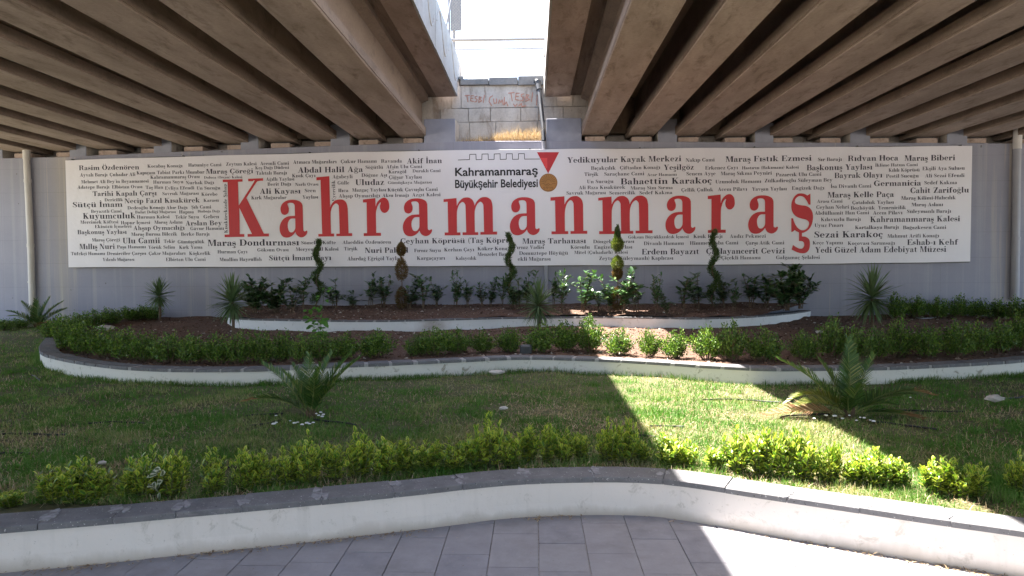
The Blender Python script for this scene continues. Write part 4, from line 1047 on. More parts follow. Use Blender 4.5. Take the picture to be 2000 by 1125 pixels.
# municipality mark: castle line, name, ribbon and medal
cl = MB()
pts = [(895, 312.5), (917, 311.7), (917.5, 301.5), (929.5, 301.3), (930, 312), (941, 311.5), (941.5, 301), (953.3, 300.7), (953.8, 311.8), (965, 311.4), (965.3, 300.8), (976.7, 300.3), (977, 311.5), (988.7, 311), (989, 300.4), (1000.6, 300.3), (1001, 311.2), (1012.4, 311), (1012.7, 300.2), (1024, 300), (1024.6, 310.8), (1054, 310.6)]
for k, (a, b) in enumerate(zip(pts[:-1], pts[1:])): brush(cl, [PY(*a, BN_Y), PY(*b, BN_Y)], .016, BN_Y - .003)
bpart(cl, 'castle_line', M['black'])
tri = [PY(1048.7, 297.3, BN_Y), PY(1092, 297.3, BN_Y), PY(1070.6, 339, BN_Y)]
bpart(MB().add([(p.x, BN_Y - .007, p.z) for p in tri], [(0, 1, 2)]), 'ribbon', M['red'])
tri = [PY(1054.5, 308.5, BN_Y), PY(1069, 308.5, BN_Y), PY(1069, 328, BN_Y), PY(1066, 329, BN_Y)]
bpart(MB().add([(p.x, BN_Y - .0085, p.z) for p in tri], [(0, 1, 2, 3)]), 'ribbon_fold', M['redlight'])
c = PY(1071, 356.7, BN_Y); rd = PY(1088.7, 356.7, BN_Y).x - c.x
disc = MB(); vs = [(c.x + rd * math.cos(t / 40 * 2 * math.pi), BN_Y - .007, c.z + rd * math.sin(t / 40 * 2 * math.pi)) for t in range(40)]
disc.add(vs, [tuple(range(40))]); bpart(disc, 'medal', M['gold'])
de = MB()
def dl(pts, w): brush(de, [Vector((c.x + x * rd, 0, c.z + z * rd)) for x, z in pts], w * rd, BN_Y - .0095)
dl([(.95 * math.cos(t / 30 * 2 * math.pi), .95 * math.sin(t / 30 * 2 * math.pi)) for t in range(31)], .05)
dl([(.32 * math.cos(R(a)), .02 + .32 * math.sin(R(a))) for a in range(0, 181, 15)], .05)
for a in range(10, 171, 16): dl([(.42 * math.cos(R(a)), .02 + .42 * math.sin(R(a))), (.82 * math.cos(R(a)), .02 + .82 * math.sin(R(a)))], .045)
dl([(-.8, -.15), (-.5, -.08), (-.3, -.3), (0, -.1), (.3, -.3), (.5, -.08), (.8, -.15)], .05); dl([(-.2, -.2), (0, -.32), (.2, -.2)], .05)
for q in (-.45, -.15, .15, .42): dl([(q - .08, -.62), (q - .1, -.5), (q + .06, -.5), (q + .08, -.62), (q - .02, -.72)], .05)
dl([(-.4, -.82), (0, -.86), (.4, -.82)], .04)
bpart(de, 'medal_relief', M['golddark'])
for body, x0, x1, yb, cp in (('Kahramanmaraş', 889, 1050.5, 343.5, 16.3), ('Büyükşehir Belediyesi', 889, 1050.5, 367, 16.3)):
    cu = bpy.data.curves.new('t', 'FONT'); cu.body = body; cu.offset = .022; cu.resolution_u = 3
    ob = bpy.data.objects.new('t', cu); COL.objects.link(ob)
    me = bpy.data.meshes.new_from_object(ob); bpy.data.objects.remove(ob); bpy.data.curves.remove(cu)
    co = np.array([v.co[:] for v in me.vertices]); a = PY(x0, yb, BN_Y); b = PY(x1, yb - .8, BN_Y)
    capm = PY(x0, yb - cp, BN_Y).z - a.z
    w0, w1 = co[:, 0].min(), co[:, 0].max(); kz = capm / .729
    new = np.stack([a.x + (co[:, 0] - w0) / (w1 - w0) * (b.x - a.x), np.full(len(co), BN_Y - .007), a.z + co[:, 1] * kz], 1)
    me.vertices.foreach_set('co', new.astype(np.float32).ravel()); me.materials.clear(); me.update(); me.name = 'municipality_name'
    o = link('municipality_name', me, M['black'], bn); o.location = -bn.location

# ------------------------------------------------------------------ plants
rng = np.random.default_rng(11)
def unit(v): return v / np.maximum(1e-9, np.linalg.norm(v, axis=1, keepdims=True))
def leaves(P, D, N, L, W, cup=.15):
    """pointed two-triangle leaves"""
    D = unit(D); S = unit(np.cross(D, N)); N = np.cross(S, D)
    L = np.broadcast_to(L, (len(P),))[:, None]; W = np.broadcast_to(W, (len(P),))[:, None]
    m = P + D * L * .5
    V = np.stack([P, m + S * W * .5 + N * W * cup, P + D * L, m - S * W * .5 + N * W * cup], 1).reshape(-1, 3)
    i = np.arange(len(P))[:, None] * 4
    return V, np.concatenate([i + [0, 1, 2], i + [0, 2, 3]], 0)
def big_leaves(P, D, N, L, W, cup=.12, droop=.1):
    """oval leaves with a mid rib fold and an 'edge' attribute"""
    D = unit(D); S = unit(np.cross(D, N)); N = np.cross(S, D)
    L = np.broadcast_to(L, (len(P),))[:, None]; W = np.broadcast_to(W, (len(P),))[:, None]
    def pt(t, s, n): return P + D * L * t + S * W * s + N * (W * n - L * droop * t * t)
    V = np.stack([pt(0, 0, 0), pt(.32, .46, cup), pt(.72, .42, cup), pt(1, 0, 0), pt(.72, -.42, cup), pt(.32, -.46, cup), pt(.32, 0, -.02), pt(.72, 0, -.02)], 1).reshape(-1, 3)
    edge = np.tile([.6, 1, 1, 1, 1, 1, 0, .15], len(P))
    i = np.arange(len(P))[:, None] * 8
    F3 = np.concatenate([i + [0, 1, 6], i + [0, 6, 5], i + [2, 3, 7], i + [7, 3, 4]], 0)
    F4 = np.concatenate([i + [1, 2, 7, 6], i + [6, 7, 4, 5]], 0)
    return V, F3, F4, edge
def rdir(n, up=0.0):
    v = rng.normal(size=(n, 3)); v[:, 2] += up; return unit(v)
def twig_mesh(name, segs, mat, n=4):
    mb = MB()
    for pts, r0, r1 in segs:
        k = len(pts) - 1
        mb.tube(pts, [r0 + (r1 - r0) * i / max(1, k) for i in range(k + 1)], n, caps=False)
    me = mb.mesh(name, True); me.materials.append(mat); return me

def box_shrub(seed, ntw=120, per=16, h=.44, w=.25, leaf=.031):
    """a loose small leaved hedge plant: twigs fanning up from the base, leaves along their outer part"""
    global rng
    rng = np.random.default_rng(seed); P = []; D = []; segs = []
    for k in range(ntw):
        a = rng.uniform(0, 2 * math.pi); q = rng.uniform(0, 1) ** .5
        hh = h * (1 - .45 * q ** 2) * rng.uniform(.5, 1.0) * (1.13 if rng.random() < .08 else 1)
        rad = w * q * rng.uniform(.7, 1.05) * (.55 + .45 * math.sin(math.pi * min(1, hh / h * .9)))
        base = np.array([math.cos(a) * rad * .25, math.sin(a) * rad * .25, 0.0])
        end = np.array([math.cos(a) * rad, math.sin(a) * rad, hh]); mid = base * .4 + end * .6; mid[2] = hh * .5
        if k % 5 == 0: segs.append(([tuple(base), tuple(mid), tuple(end)], .005, .0015))
        t = rng.uniform(.25, 1.0, per)[:, None]
        pos = (1 - t) ** 2 * base + 2 * t * (1 - t) * mid + t * t * end + rng.normal(size=(per, 3)) * .014
        d = rdir(per, .5) + unit((end - base)[None]) * .8
        P.append(pos); D.append(d)
    P = np.concatenate(P); D = np.concatenate(D); n = len(P)
    V, F = leaves(P, D, rdir(n, 1.2), leaf * rng.uniform(.7, 1.25, n), leaf * .62, .2)
    fm = np_mesh('foliage', V, F); fm.materials.append(M['box'])
    return [('foliage', fm), ('branches', twig_mesh('branches', segs, M['stem']))]
def euonymus(seed, h=.25, w=.12, shoots=20):
    global rng
    rng = np.random.default_rng(seed); P = []; D = []; N = []; L = []; segs = []
    for k in range(shoots):
        a = rng.uniform(0, 2 * math.pi); q = math.sqrt(rng.uniform(0, 1))
        end = np.array([math.cos(a) * w * q, math.sin(a) * w * q * .8, h * rng.uniform(.40, 1.05) * (1 - .3 * q)])
        base = np.array([end[0] * .35, end[1] * .35, 0.0])
        segs.append(([tuple(base), tuple(base * .4 + end * .6), tuple(end)], .004, .0025))
        n_ = int(end[2] / .021); ph = rng.uniform(0, 6)
        for j in range(n_):
            t = (j + 1) / n_; p = base + (end - base) * t
            if t < .15: continue
            for s in (0, 1):
                b = ph + j * 1.57 + s * math.pi + rng.normal() * .25
                P.append(p); D.append([math.cos(b), math.sin(b), .35 + 1.1 * t ** 3 + rng.normal() * .2]); N.append([-math.cos(b) * .6, -math.sin(b) * .6, 1.0])
                L.append(.054 * rng.uniform(.7, 1.15) * (1 if t < .85 else .8))
    P, D, N, L = map(np.array, (P, D, N, L)); N = N + rng.normal(size=N.shape) * .25
    V, F3, F4, e = big_leaves(P, D, N, L, L * .56)
    fm = np_mesh('foliage', V, [F3, F4], attr={'edge': e}); fm.materials.append(M['euonymus'])
    return [('foliage', fm), ('stems', twig_mesh('stems', segs, M['greenstem']))]
def sapling(seed, h=.65, w=.2, stems=4, leaf=.095, dens=1.0, mat='dark'):
    """young laurel: a few bare stems carrying whorls of longish glossy leaves"""
    global rng
    rng = np.random.default_rng(seed); P = []; D = []; N = []; L = []; segs = []
    for k in range(stems):
        a = rng.uniform(0, 2 * math.pi)
        base = np.array([rng.normal() * .02, rng.normal() * .02, 0.]); hh = h * (1 if k == 0 else rng.uniform(.45, .95))
        end = np.array([math.cos(a) * w * rng.uniform(.2, 1), math.sin(a) * w * rng.uniform(.2, 1), hh])
        mid = base * .5 + end * .5; mid[:2] *= .6
        line = [base, mid, end]; segs.append(([tuple(q) for q in line], .007, .003))
        for b in range(rng.integers(2, 5)):
            t = rng.uniform(.35, .95); p = base * (1 - t) + end * t
            aa = rng.uniform(0, 2 * math.pi); l_ = rng.uniform(.06, .16)
            e2 = p + np.array([math.cos(aa) * l_, math.sin(aa) * l_, l_ * .8]); segs.append(([tuple(p), tuple(e2)], .0035, .002)); line2 = (p, e2)
            for j in range(int(9 * dens)):
                u = rng.uniform(.2, 1.05); c = rng.uniform(0, 2 * math.pi)
                P.append(p + (e2 - p) * u); D.append([math.cos(c), math.sin(c), rng.uniform(-.2, 1.2)]); N.append([-math.cos(c) * .5, -math.sin(c) * .5, 1]); L.append(leaf * rng.uniform(.6, 1.1))
        for j in range(int(h * 38 * dens)):
            t = rng.uniform(.25, 1.03); p = (1 - t) ** 2 * base + 2 * t * (1 - t) * mid + t * t * end; c = rng.uniform(0, 2 * math.pi)
            P.append(p); D.append([math.cos(c), math.sin(c), rng.uniform(0, 1.1) + (1.0 if t > .9 else 0)]); N.append([-math.cos(c) * .5, -math.sin(c) * .5, 1]); L.append(leaf * rng.uniform(.6, 1.1))
    P, D, N, L = map(np.array, (P, D, N, L)); N = N + rng.normal(size=N.shape) * .3
    V, F3, F4, e = big_leaves(P, D, N, L, L * .40, .15, .15)
    fm = np_mesh('foliage', V, [F3, F4], attr={'edge': e}); fm.materials.append(M[mat])
    return [('foliage', fm), ('stems', twig_mesh('stems', segs, M['stem']))]
def put(name, meshes, loc, label, cat, group, sc=(1, 1, 1), rz=0.0):
    root = tag(empty(name, loc, rz), label, cat, group); root.scale = sc
    for nm, me in meshes: link(nm, me, None, root)
    return root
ORD = ['first', 'second', 'third', 'fourth', 'fifth', 'sixth', 'seventh', 'eighth', 'ninth', 'tenth', 'eleventh', 'twelfth', 'thirteenth', 'fourteenth', 'fifteenth', 'sixteenth', 'seventeenth', 'eighteenth', 'nineteenth', 'twentieth']
def ordn(k): return ORD[k] if k < 20 else ('twenty-' + ORD[k - 20] if k < 29 else 'thirtieth' if k == 29 else 'thirty-' + ORD[k - 30] if k < 39 else 'fortieth' if k == 39 else 'forty-' + ORD[k - 40])

rs = random.Random(5)
BOX = [box_shrub(100 + i) for i in range(5)]
mid_h = [(112,664,618,52),(132,684,626,58),(165,694,630,60),(205,699,642,62),(245,704,646,58),(285,707,650,60),(330,709,652,60),(375,711,656,58),(425,712,656,56),(465,712,654,50),(508,711,648,54),(550,708,650,50),(590,708,656,50),(632,706,652,64),(672,703,655,55),(735,700,648,66),(815,697,655,48),(850,695,640,62),(893,692,645,54),(944,690,648,46),(996,690,642,50),(1055,690,635,60),(1103,688,628,56),(1152,690,622,54),(1208,696,645,56),(1267,699,645,42),(1318,702,648,58),(1383,705,640,54),(1430,705,632,54),(1492,707,645,66),(1570,705,650,52),(1625,700,622,54),(1670,705,640,52),(1708,703,644,50),(1752,700,628,56),(1810,699,638,58),(1865,697,632,56),(1905,694,630,54),(1950,690,630,52),(1992,686,618,52),(2050,680,615,60)]
def place_px(px, yb, yt, w, z, zfun, ymax=16.75):
    p = PZ(px, yb, z)
    for it in range(12):                       # where the sight line meets the uneven soil
        if p.y > ymax or p.y < 0: p = PY(px, yb, ymax)
        z = .5 * z + .5 * float(zfun(np.array([p.x]), np.array([p.y]))[0]); p = PZ(px, yb, z)
    if p.y > ymax or p.y < 0: p = PY(px, yb, ymax)
    p.z = float(zfun(np.array([p.x]), np.array([p.y]))[0]) - .01
    D_ = p.dot(Vector((_f.x, _f.y, 0)))
    topz = PY(px, yt, p.y).z
    return p, max(topz - p.z, .05), w / FPX * D_

for k, (x, yb, yt, w) in enumerate(mid_h):
    p, h, ww = place_px(x, yb - 2, yt, w, Z_BED, z_bed)
    put('hedge_shrub', BOX[k % 5], p, f'small leaved green shrub in the hedge behind the middle wall, {ordn(k)} from the left', 'shrub', 'small leaved shrubs along the middle wall', (ww / .47 * 1.32, ww / .47 * 1.32, h / .37), rs.uniform(0, 6))
lb = [(148,648,606,50),(182,640,602,50),(215,633,599,50),(247,627,596,46),(277,621,592,42),(300,617,592,34)]
for k, (x, yb, yt, w) in enumerate(lb):
    p, h, ww = place_px(x, yb, yt, w, Z_BED + .03, z_bed)
    put('hedge_shrub', BOX[(k + 2) % 5], p, f'small leaved shrub in the left back row near the wall, {ordn(k)} from the left', 'shrub', 'small leaved shrubs in the left back row', (ww / .47 * 1.2, ww / .47 * 1.2, h / .43), rs.uniform(0, 6))
rb = [(1752,608,568,46),(1792,611,572,44),(1832,613,577,46),(1872,616,573,50),(1912,618,580,46),(1948,621,580,48),(1985,625,575,52),(2030,630,575,56)]
for k, (x, yb, yt, w) in enumerate(rb):
    p, h, ww = place_px(x, yb, yt, w, Z_BED + .05, z_bed)
    put('hedge_shrub', BOX[(k + 1) % 5], p, f'dark small leaved shrub in the right back row near the wall, {ordn(k)} from the left', 'shrub', 'small leaved shrubs in the right back row', (ww / .47 * 1.15, ww / .47 * 1.15, h / .43), rs.uniform(0, 6))
fl = [(5,645,622,40),(38,640,620,34)]
for k, (x, yb, yt, w) in enumerate(fl):
    p, h, ww = place_px(x, yb, yt, w, Z_LAWN, z_lawn)
    put('hedge_shrub', BOX[k], p, ('low leafy shrub at the far left edge by the wall', 'low leafy shrub just left of the far left palm')[k], 'shrub', None, (ww / .47 * 1.3, ww / .47 * 1.3, h / .40), rs.uniform(0, 6))

EU = [euonymus(300 + i, w=.10 + .012 * (i % 3), shoots=24 + 3 * (i % 3)) for i in range(6)]
front_h = [(15,992,962,60),(95,985,922,60),(145,985,908,66),(190,982,922,60),(243,978,930,55),(285,976,890,66),(335,974,888,66),(412,966,892,58),(478,958,888,52),(512,956,890,50),(560,951,882,56),(602,947,862,60),(652,941,868,56),(700,936,856,62),(745,931,868,66),(795,926,866,60),(840,922,868,56),(885,920,866,54),(925,917,850,56),(955,914,826,54),(992,912,856,52),(1034,906,840,54),(1068,905,838,46),(1100,904,844,48),(1137,903,850,46),(1192,906,836,50),(1222,907,830,48),(1255,908,868,46),(1310,913,858,58),(1342,915,866,44),(1402,921,876,50),(1440,926,848,56),(1490,932,850,58),(1530,938,856,52),(1570,942,854,56),(1612,946,874,44),(1634,946,866,34),(1676,950,896,56),(1716,953,888,60),(1760,957,904,54),(1838,970,904,62),(1880,974,912,50),(1912,976,906,54),(2000,968,900,50)]
for k, (x, yb, yt, w) in enumerate(front_h):
    p, h, ww = place_px(x, yb, yt, w, Z_LAWN + .02, z_lawn)
    p += Vector((0, .03, 0))
    put('euonymus_shrub', EU[k % 6], p, f'low gold and green leafed shrub behind the front coping, {ordn(k)} from the left', 'shrub', 'gold edged shrubs along the front wall', (ww / .24 * 1.15, ww / .24 * 1.15, h / .215), rs.uniform(0, 6))
# the white edged sprig
rng = np.random.default_rng(77)
p = PZ(318, 968, Z_LAWN); n = 16
P_ = np.stack([rng.uniform(-.03, .04, n), rng.uniform(-.03, .02, n) - .03, rng.uniform(.03, .21, n)], 1); P_[:, 0] += P_[:, 2] * .12 - .01
V, F3, F4, e_ = big_leaves(P_, rdir(n, .3) + np.array([0, -.5, 0]), rdir(n, .3) + np.array([0, -1.2, .6]), .068 * rng.uniform(.8, 1.1, n), .034)
me = np_mesh('foliage', V, [F3, F4], attr={'edge': e_}); me.materials.append(M['whiteleaf'])
put('variegated_sprig', [('foliage', me), ('stems', twig_mesh('stems', [([(0, -.02, 0), (.005, -.04, .1), (.02, -.03, .21)], .003, .002)], M['greenstem']))], p + Vector((0, -.02, .0)), 'single sprig of pale white edged leaves among the front shrubs at left', 'plant', None)

SAP = [sapling(500 + i, stems=3 + i % 3, w=.13 + .03 * (i % 3)) for i in range(6)]
DENSE = [sapling(520 + i, stems=11, w=.30, dens=1.7) for i in range(2)]
sap = [(500,612,550,60,1),(538,610,556,46,1),(572,611,566,44,0),(590,606,552,30,0),(655,601,553,34,0),(690,603,574,30,0),(722,600,543,40,0),(750,601,548,38,0),(800,603,560,44,0),(830,602,548,38,0),(854,600,551,32,0),(892,600,540,26,0),(914,600,556,32,0),(941,600,558,26,0),(958,600,553,28,0),(980,602,545,30,0),(1012,604,552,34,0),(1030,600,541,34,0),(1080,601,541,28,0),(1098,611,538,28,0),(1140,610,544,50,0),(1168,608,576,28,0),(1192,612,550,44,0),(1222,611,538,48,0),(1245,609,548,44,0),(1282,611,545,28,0),(1302,613,576,30,0),(1332,609,552,42,0),(1362,602,543,38,0),(1412,601,543,40,0),(1432,606,560,26,0),(1466,600,546,44,0),(1498,601,548,46,0),(1535,606,532,66,1),(1562,602,536,50,1)]
for k, (x, yb, yt, w, d) in enumerate(sap):
    p, h, ww = place_px(x, yb, yt, w, .60, z_up)
    lit = 1140 <= x <= 1310
    lab = ('dense dark glossy leafed bush' if d else 'sunlit young glossy leafed shrub' if lit else 'young dark glossy leafed shrub') + f' in the upper bed under the banner, {ordn(k)} from the left'
    ms = (DENSE[k % 2] if d else SAP[k % 6]); s0 = .60 if d else .42
    put('laurel_shrub', ms, p, lab, 'shrub', 'glossy leafed shrubs in the upper bed', (ww / s0 * 1.45, ww / s0 * 1.45, h / .58), rs.uniform(0, 6))

# spiral junipers and pompon topiaries
def sprig_cloud(P, D, L, W, mat, name='foliage'):
    V, F = leaves(P, D, rdir(len(P)), L, W, .1); me = np_mesh(name, V, F); me.materials.append(mat); return me
def spiral(seed, h, r=.10, turns=2.7, top=.045):
    global rng
    rng = np.random.default_rng(seed); n = 4200
    t = rng.uniform(0, 1, n) ** .9
    ph = t * turns * 2 * math.pi + seed
    hel = r * (1.1 - .75 * t)
    c = np.stack([np.cos(ph) * hel, np.sin(ph) * hel, .12 + t * (h - .2)], 1)
    rad = (.085 * (1 - t) + top * .9 * t) * rng.uniform(.1, 1, n) ** .5 * (1 + .35 * np.sin(t * 33) + .25 * np.sin(t * 71 + seed))
    d = rdir(n); P = c + d * rad[:, None]
    D = d * .7 + np.array([0, 0, .9]) + rng.normal(size=(n, 3)) * .25
    f = sprig_cloud(P, D, .07 * rng.uniform(.4, 1.4, n), .012, M['juniper'])
    tr = []; 
    for i in range(24): 
        tt = i / 23; a = tt * turns * 2 * math.pi + seed; q = r * (1.1 - .8 * tt) * .6; tr.append((math.cos(a) * q, math.sin(a) * q, tt * (h - .08)))
    return [('foliage', f), ('trunk', twig_mesh('trunk', [([(0, 0, -.05)] + tr, .02, .006)], M['stem'], 6))]
for k, (x, yb, yt) in enumerate([(622, 602, 464), (997, 603, 452), (1394, 602, 446)]):
    p, h, _ = place_px(x, yb, yt, 10, .62, z_up)
    put('spiral_juniper', spiral(3 + k * 2, h), p, ('spiral clipped dark juniper before the left part of the banner', 'spiral clipped dark juniper before the middle of the banner', 'spiral clipped dark juniper before the right part of the banner')[k], 'tree', 'spiral junipers before the banner')
def topiary(seed, zs, mats, h):
    """zs: (centre height, half height, radius, material)"""
    global rng
    rng = np.random.default_rng(seed); out = []
    for cz, hh, rr, m in zs:
        n = int(9000 * rr * hh / .02); n = min(n, 3200)
        d = rdir(n); q = rng.uniform(.25, 1, n)[:, None] ** .5
        P = d * q * np.array([rr, rr, hh]) + np.array([0, 0, cz])
        P[:, :2] *= (1 - .25 * np.clip((P[:, 2:3] - cz) / hh, 0, 1))
        out.append(('foliage', sprig_cloud(P, d + np.array([0, 0, .7]) + rng.normal(size=(n, 3)) * .4, .035 * rng.uniform(.5, 1.3, n), .012, M[m])))
    out.append(('trunk', twig_mesh('trunk', [([(0, 0, -.05), (.01, 0, h * .4), (-.01, .01, h * .7), (0, 0, h * .97)], .014, .005)], M['stem'], 6)))
    return out
for k, (x, yb, seq, lab) in enumerate([
    (785, 603, [(474, 500, 17, 'brownsprig'), (504, 548, 25, 'brownsprig'), (560, 602, 26, 'brownsprig')], 'browning pompon juniper with two dry balls before the banner'),
    (1206, 608, [(440, 490, 22, 'juniper'), (462, 490, 24, 'goldsprig'), (500, 528, 24, 'goldsprig'), (520, 545, 20, 'brownsprig'), (560, 606, 26, 'brownsprig')], 'sunlit pompon juniper with pointed top and yellow green ball')]):
    p, h, _ = place_px(x, yb, seq[0][0], 10, .62, z_up); sc = h / (yb - seq[0][0])
    zs = [(((yb - (a + b) / 2)) * sc, (b - a) / 2 * sc * 1.05, w / 2 * sc, m) for a, b, w, m in seq]
    if k == 1: zs[0] = (zs[0][0] + .0, zs[0][1], zs[0][2] * .55, 'juniper')
    put('pompon_juniper', topiary(40 + k, zs, None, h), p, lab, 'tree', None)

# yuccas: every blade is a part
def blade_mesh(L, w, droop):
    vs = []; fs = []
    n = 5
    for i in range(n + 1):
        t = i / n; ww = w * (1 - t) ** .6 * (.6 + .8 * min(1, t * 4)) / 2 if i < n else .0004
        z = -droop * L * t * t; x = L * t * (1 - .12 * droop * t)
        vs += [(x, -ww, z + ww * .5), (x, 0, z), (x, ww, z + ww * .5)]
    for i in range(n):
        a = i * 3
        fs += [(a, a + 3, a + 4, a + 1), (a + 1, a + 4, a + 5, a + 2)]
    me = MB().add(vs, fs).mesh('blade', True); me.materials.append(M['yucca']); return me
BL = [blade_mesh(1, .075, d) for d in (0.02, .06, .16, .34)]
def yucca(loc, th, L, n, label, seed):
    r = random.Random(seed); root = tag(empty('yucca', loc), label, 'yucca', 'yuccas on bare trunks')
    top = th + L * .35
    link('trunk', twig_mesh('trunk', [([(0, 0, -.05), (.015, .0, th * .4), (.0, .01, th), (0, 0, top)], .035, .022)], M['stem'], 8), None, root)
    for k in range(n):
        t = k / n                       # 0 lowest, 1 the spear
        el = R(-62 + 150 * t ** .95 + r.uniform(-8, 8)); az = k * 2.39996 + r.uniform(-.2, .2)
        z = th - L * .05 + (top - th) * t
        o = link('blade', BL[2 if t < .25 else 3 if r.random() < .12 else 1 if t < .65 else 0], None, root)
        s = L * r.uniform(.78, 1.05) * (1 if t > .15 else .8)
        o.scale = (s, s * 1.0, s); o.location = (0, 0, z)
        o.rotation_euler = (0, -min(el, R(88)), az)
    return root
for k, (x, yb, yr, yt, w, lab) in enumerate([
    (312, 626, 582, 536, 50, 'small yucca on a short trunk by the wall at the far left'),
    (455, 655, 597, 532, 76, 'yucca with a slender bare trunk left of the upper bed wall'),
    (1052, 644, 603, 546, 72, 'yucca growing in front of the upper bed wall in the middle'),
    (1702, 652, 590, 511, 86, 'largest yucca on a short trunk right of the upper bed')]):
    p, h, ww = place_px(x, yb, yt, w, Z_BED + .03, z_bed)
    sc = h / (yb - yt)
    yucca(p, (yb - yr) * sc, ww / 2 * 1.42, 130, lab, 60 + k)

# date palms: every frond is a part
def frond_mesh(L, e0, e1, seed, mat, dens=34, leafL=.24, dry_tip=0):
    global rng
    rng = np.random.default_rng(seed); pts = []; x = z = 0.0; n = 16
    for i in range(n + 1):
        pts.append((x, 0, z)); e = R(e0 + (e1 - e0) * (i / n)); x += math.cos(e) * L / n; z += math.sin(e) * L / n
    mb = MB(); mb.tube(pts, [.011 * (1 - .85 * i / n) for i in range(n + 1)], 5, caps=False)
    pv = np.array(mb.v); pf = np.array(mb.f)
    P = []; D = []; N = []; LL = []
    pa = np.array(pts)
    for j in range(dens):
        t = .16 + .84 * j / (dens - 1); f = t * n; i = min(int(f), n - 1)
        p = pa[i] + (pa[i + 1] - pa[i]) * (f - i); tan = pa[i + 1] - pa[i]; tan /= np.linalg.norm(tan)
        up = np.array([-tan[2], 0, tan[0]])
        for s in (-1, 1):
            sp = 1.15 - .5 * t + rng.normal() * .08
            P.append(p); D.append(tan * (1.0 - .1 * sp) + np.array([0, s, 0]) * sp + up * (.38 + rng.normal() * .12)); N.append(up + np.array([0, -s, 0]) * .8 + rng.normal(size=3) * .1)
            LL.append(leafL * (.55 + .45 * math.sin(math.pi * min(1, t * 1.15 + .1))) * (1 if t < .85 else .72) * rng.uniform(.85, 1.1))
    P, D, N, LL = map(np.array, (P, D, N, LL)); D = unit(D); S = unit(np.cross(D, N)); N2 = np.cross(S, D)
    w = .012
    rows = []
    for t, ww, dr in ((0, .5, 0), (.35, 1, .01), (.75, .7, .05), (1, .05, .10)):
        c = P + D * (LL * t)[:, None] - np.array([0, 0, 1]) * (LL * dr)[:, None]
        rows += [c + S * w * ww / 2 * 1.0 + N2 * .002, c - S * w * ww / 2 + N2 * .002]
    V = np.stack(rows, 1).reshape(-1, 3); i8 = np.arange(len(P))[:, None] * 8
    F = np.concatenate([i8 + [0, 1, 3, 2], i8 + [2, 3, 5, 4], i8 + [4, 5, 7, 6]], 0)
    mats = [1] * len(pf) + [0] * len(F)
    if dry_tip:
        tt = np.tile(np.repeat(np.linspace(.16, 1, dens), 2), 3) > 1 - dry_tip
        mats = [1] * len(pf) + [2 if q else 0 for q in tt]
    me = np_mesh('frond', np.concatenate([pv, V]), [np.concatenate([pf, F + len(pv)])], mats=mats)
    for m in (M[mat], M['rachis'], M['frond_dry']): me.materials.append(m)
    return me
def palm(loc, specs, label, seed, sc=1.0):
    root = tag(empty('date_palm', loc), label, 'palm', 'young date palms'); root.scale = (sc, sc, sc)
    r = random.Random(seed)
    tb = MB(); 
    for k in range(14):
        a = k * 2.4; tb.tube([(math.cos(a) * .035, math.sin(a) * .035, -.03), (math.cos(a) * .055, math.sin(a) * .055, .05 + .004 * k), (math.cos(a) * .06, math.sin(a) * .06, .09 + .004 * k)], [.016, .012, .004], 5)
    tb.build('trunk', M['stem'], root)
    for k, (az, e0, e1, L, m, *dt) in enumerate(specs):
        me = frond_mesh(L, e0, e1, seed * 50 + k, m, dens=int(36 + L * 22), leafL=.25 * L ** .5, dry_tip=dt[0] if dt else 0)
        o = link('frond', me, None, root); o.rotation_euler = (r.uniform(-.25, .25), 0, R(az)); o.location = (math.cos(R(az)) * .03, math.sin(R(az)) * .03, .03)
        if m == 'frond_dry': o['label'] = 'dry brown frond lying low'
F_, G_, Y_ = 'frond', 'frond_gold', 'frond_dry'
p = PZ(607, 804, .28); p.z = float(z_lawn(np.array([p.x]), np.array([p.y]))[0])
palm(p, [(172, 68, 30, .86, F_), (186, 42, -18, .82, F_, .2), (150, 70, 40, .72, F_), (95, 84, 50, .78, F_), (60, 78, 52, .80, F_), (30, 70, 42, .86, F_), (12, 66, 34, .90, F_), (-20, 80, 62, .70, F_), (-80, 78, 40, .60, F_), (200, 78, 50, .66, F_), (120, 60, 20, .6, F_), (345, 66, 35, .50, F_)], 'young date palm on the lawn in front of the middle wall, left', 1, .84)
p = PZ(1658, 800, .28); p.z = float(z_lawn(np.array([p.x]), np.array([p.y]))[0])
palm(p, [(168, 58, 22, .98, F_), (186, 60, -38, .80, G_), (194, 40, -15, .72, G_), (186, 14, -14, .98, Y_), (140, 72, 48, .72, F_), (95, 80, 74, .92, F_), (80, 84, 60, .85, F_), (50, 76, 50, .82, F_), (28, 74, 52, .78, F_), (10, 42, -22, 1.10, F_, .25), (20, 30, -8, .95, F_), (-14, 16, -24, .85, F_, .45), (-95, 74, 30, .55, F_), (335, 48, -10, .5, F_), (250, 60, 20, .45, F_)], 'larger young date palm on the lawn at right with sunlit and dry fronds', 2, .86)
p = PZ(72, 641, .28)
palm(p, [(175, 50, -10, .75, F_), (165, 70, 30, .8, F_), (120, 80, 60, .7, F_), (60, 78, 60, .75, F_), (30, 66, 30, .8, F_), (8, 50, 20, .75, F_), (-40, 60, 10, .5, F_), (-10, 40, -30, .5, Y_), (200, 60, 10, .7, F_), (90, 84, 70, .65, F_)], 'young date palm at the far left beside the wall and drain pipe', 3, 1.0)
p = PZ(1962, 612, .45)
palm(p, [(175, 55, -5, .7, F_), (160, 72, 30, .6, F_), (30, 70, 30, .7, F_), (100, 80, 60, .6, F_), (-40, 60, 10, .5, F_)], 'small dark palm half hidden in the right back row', 4, .8)

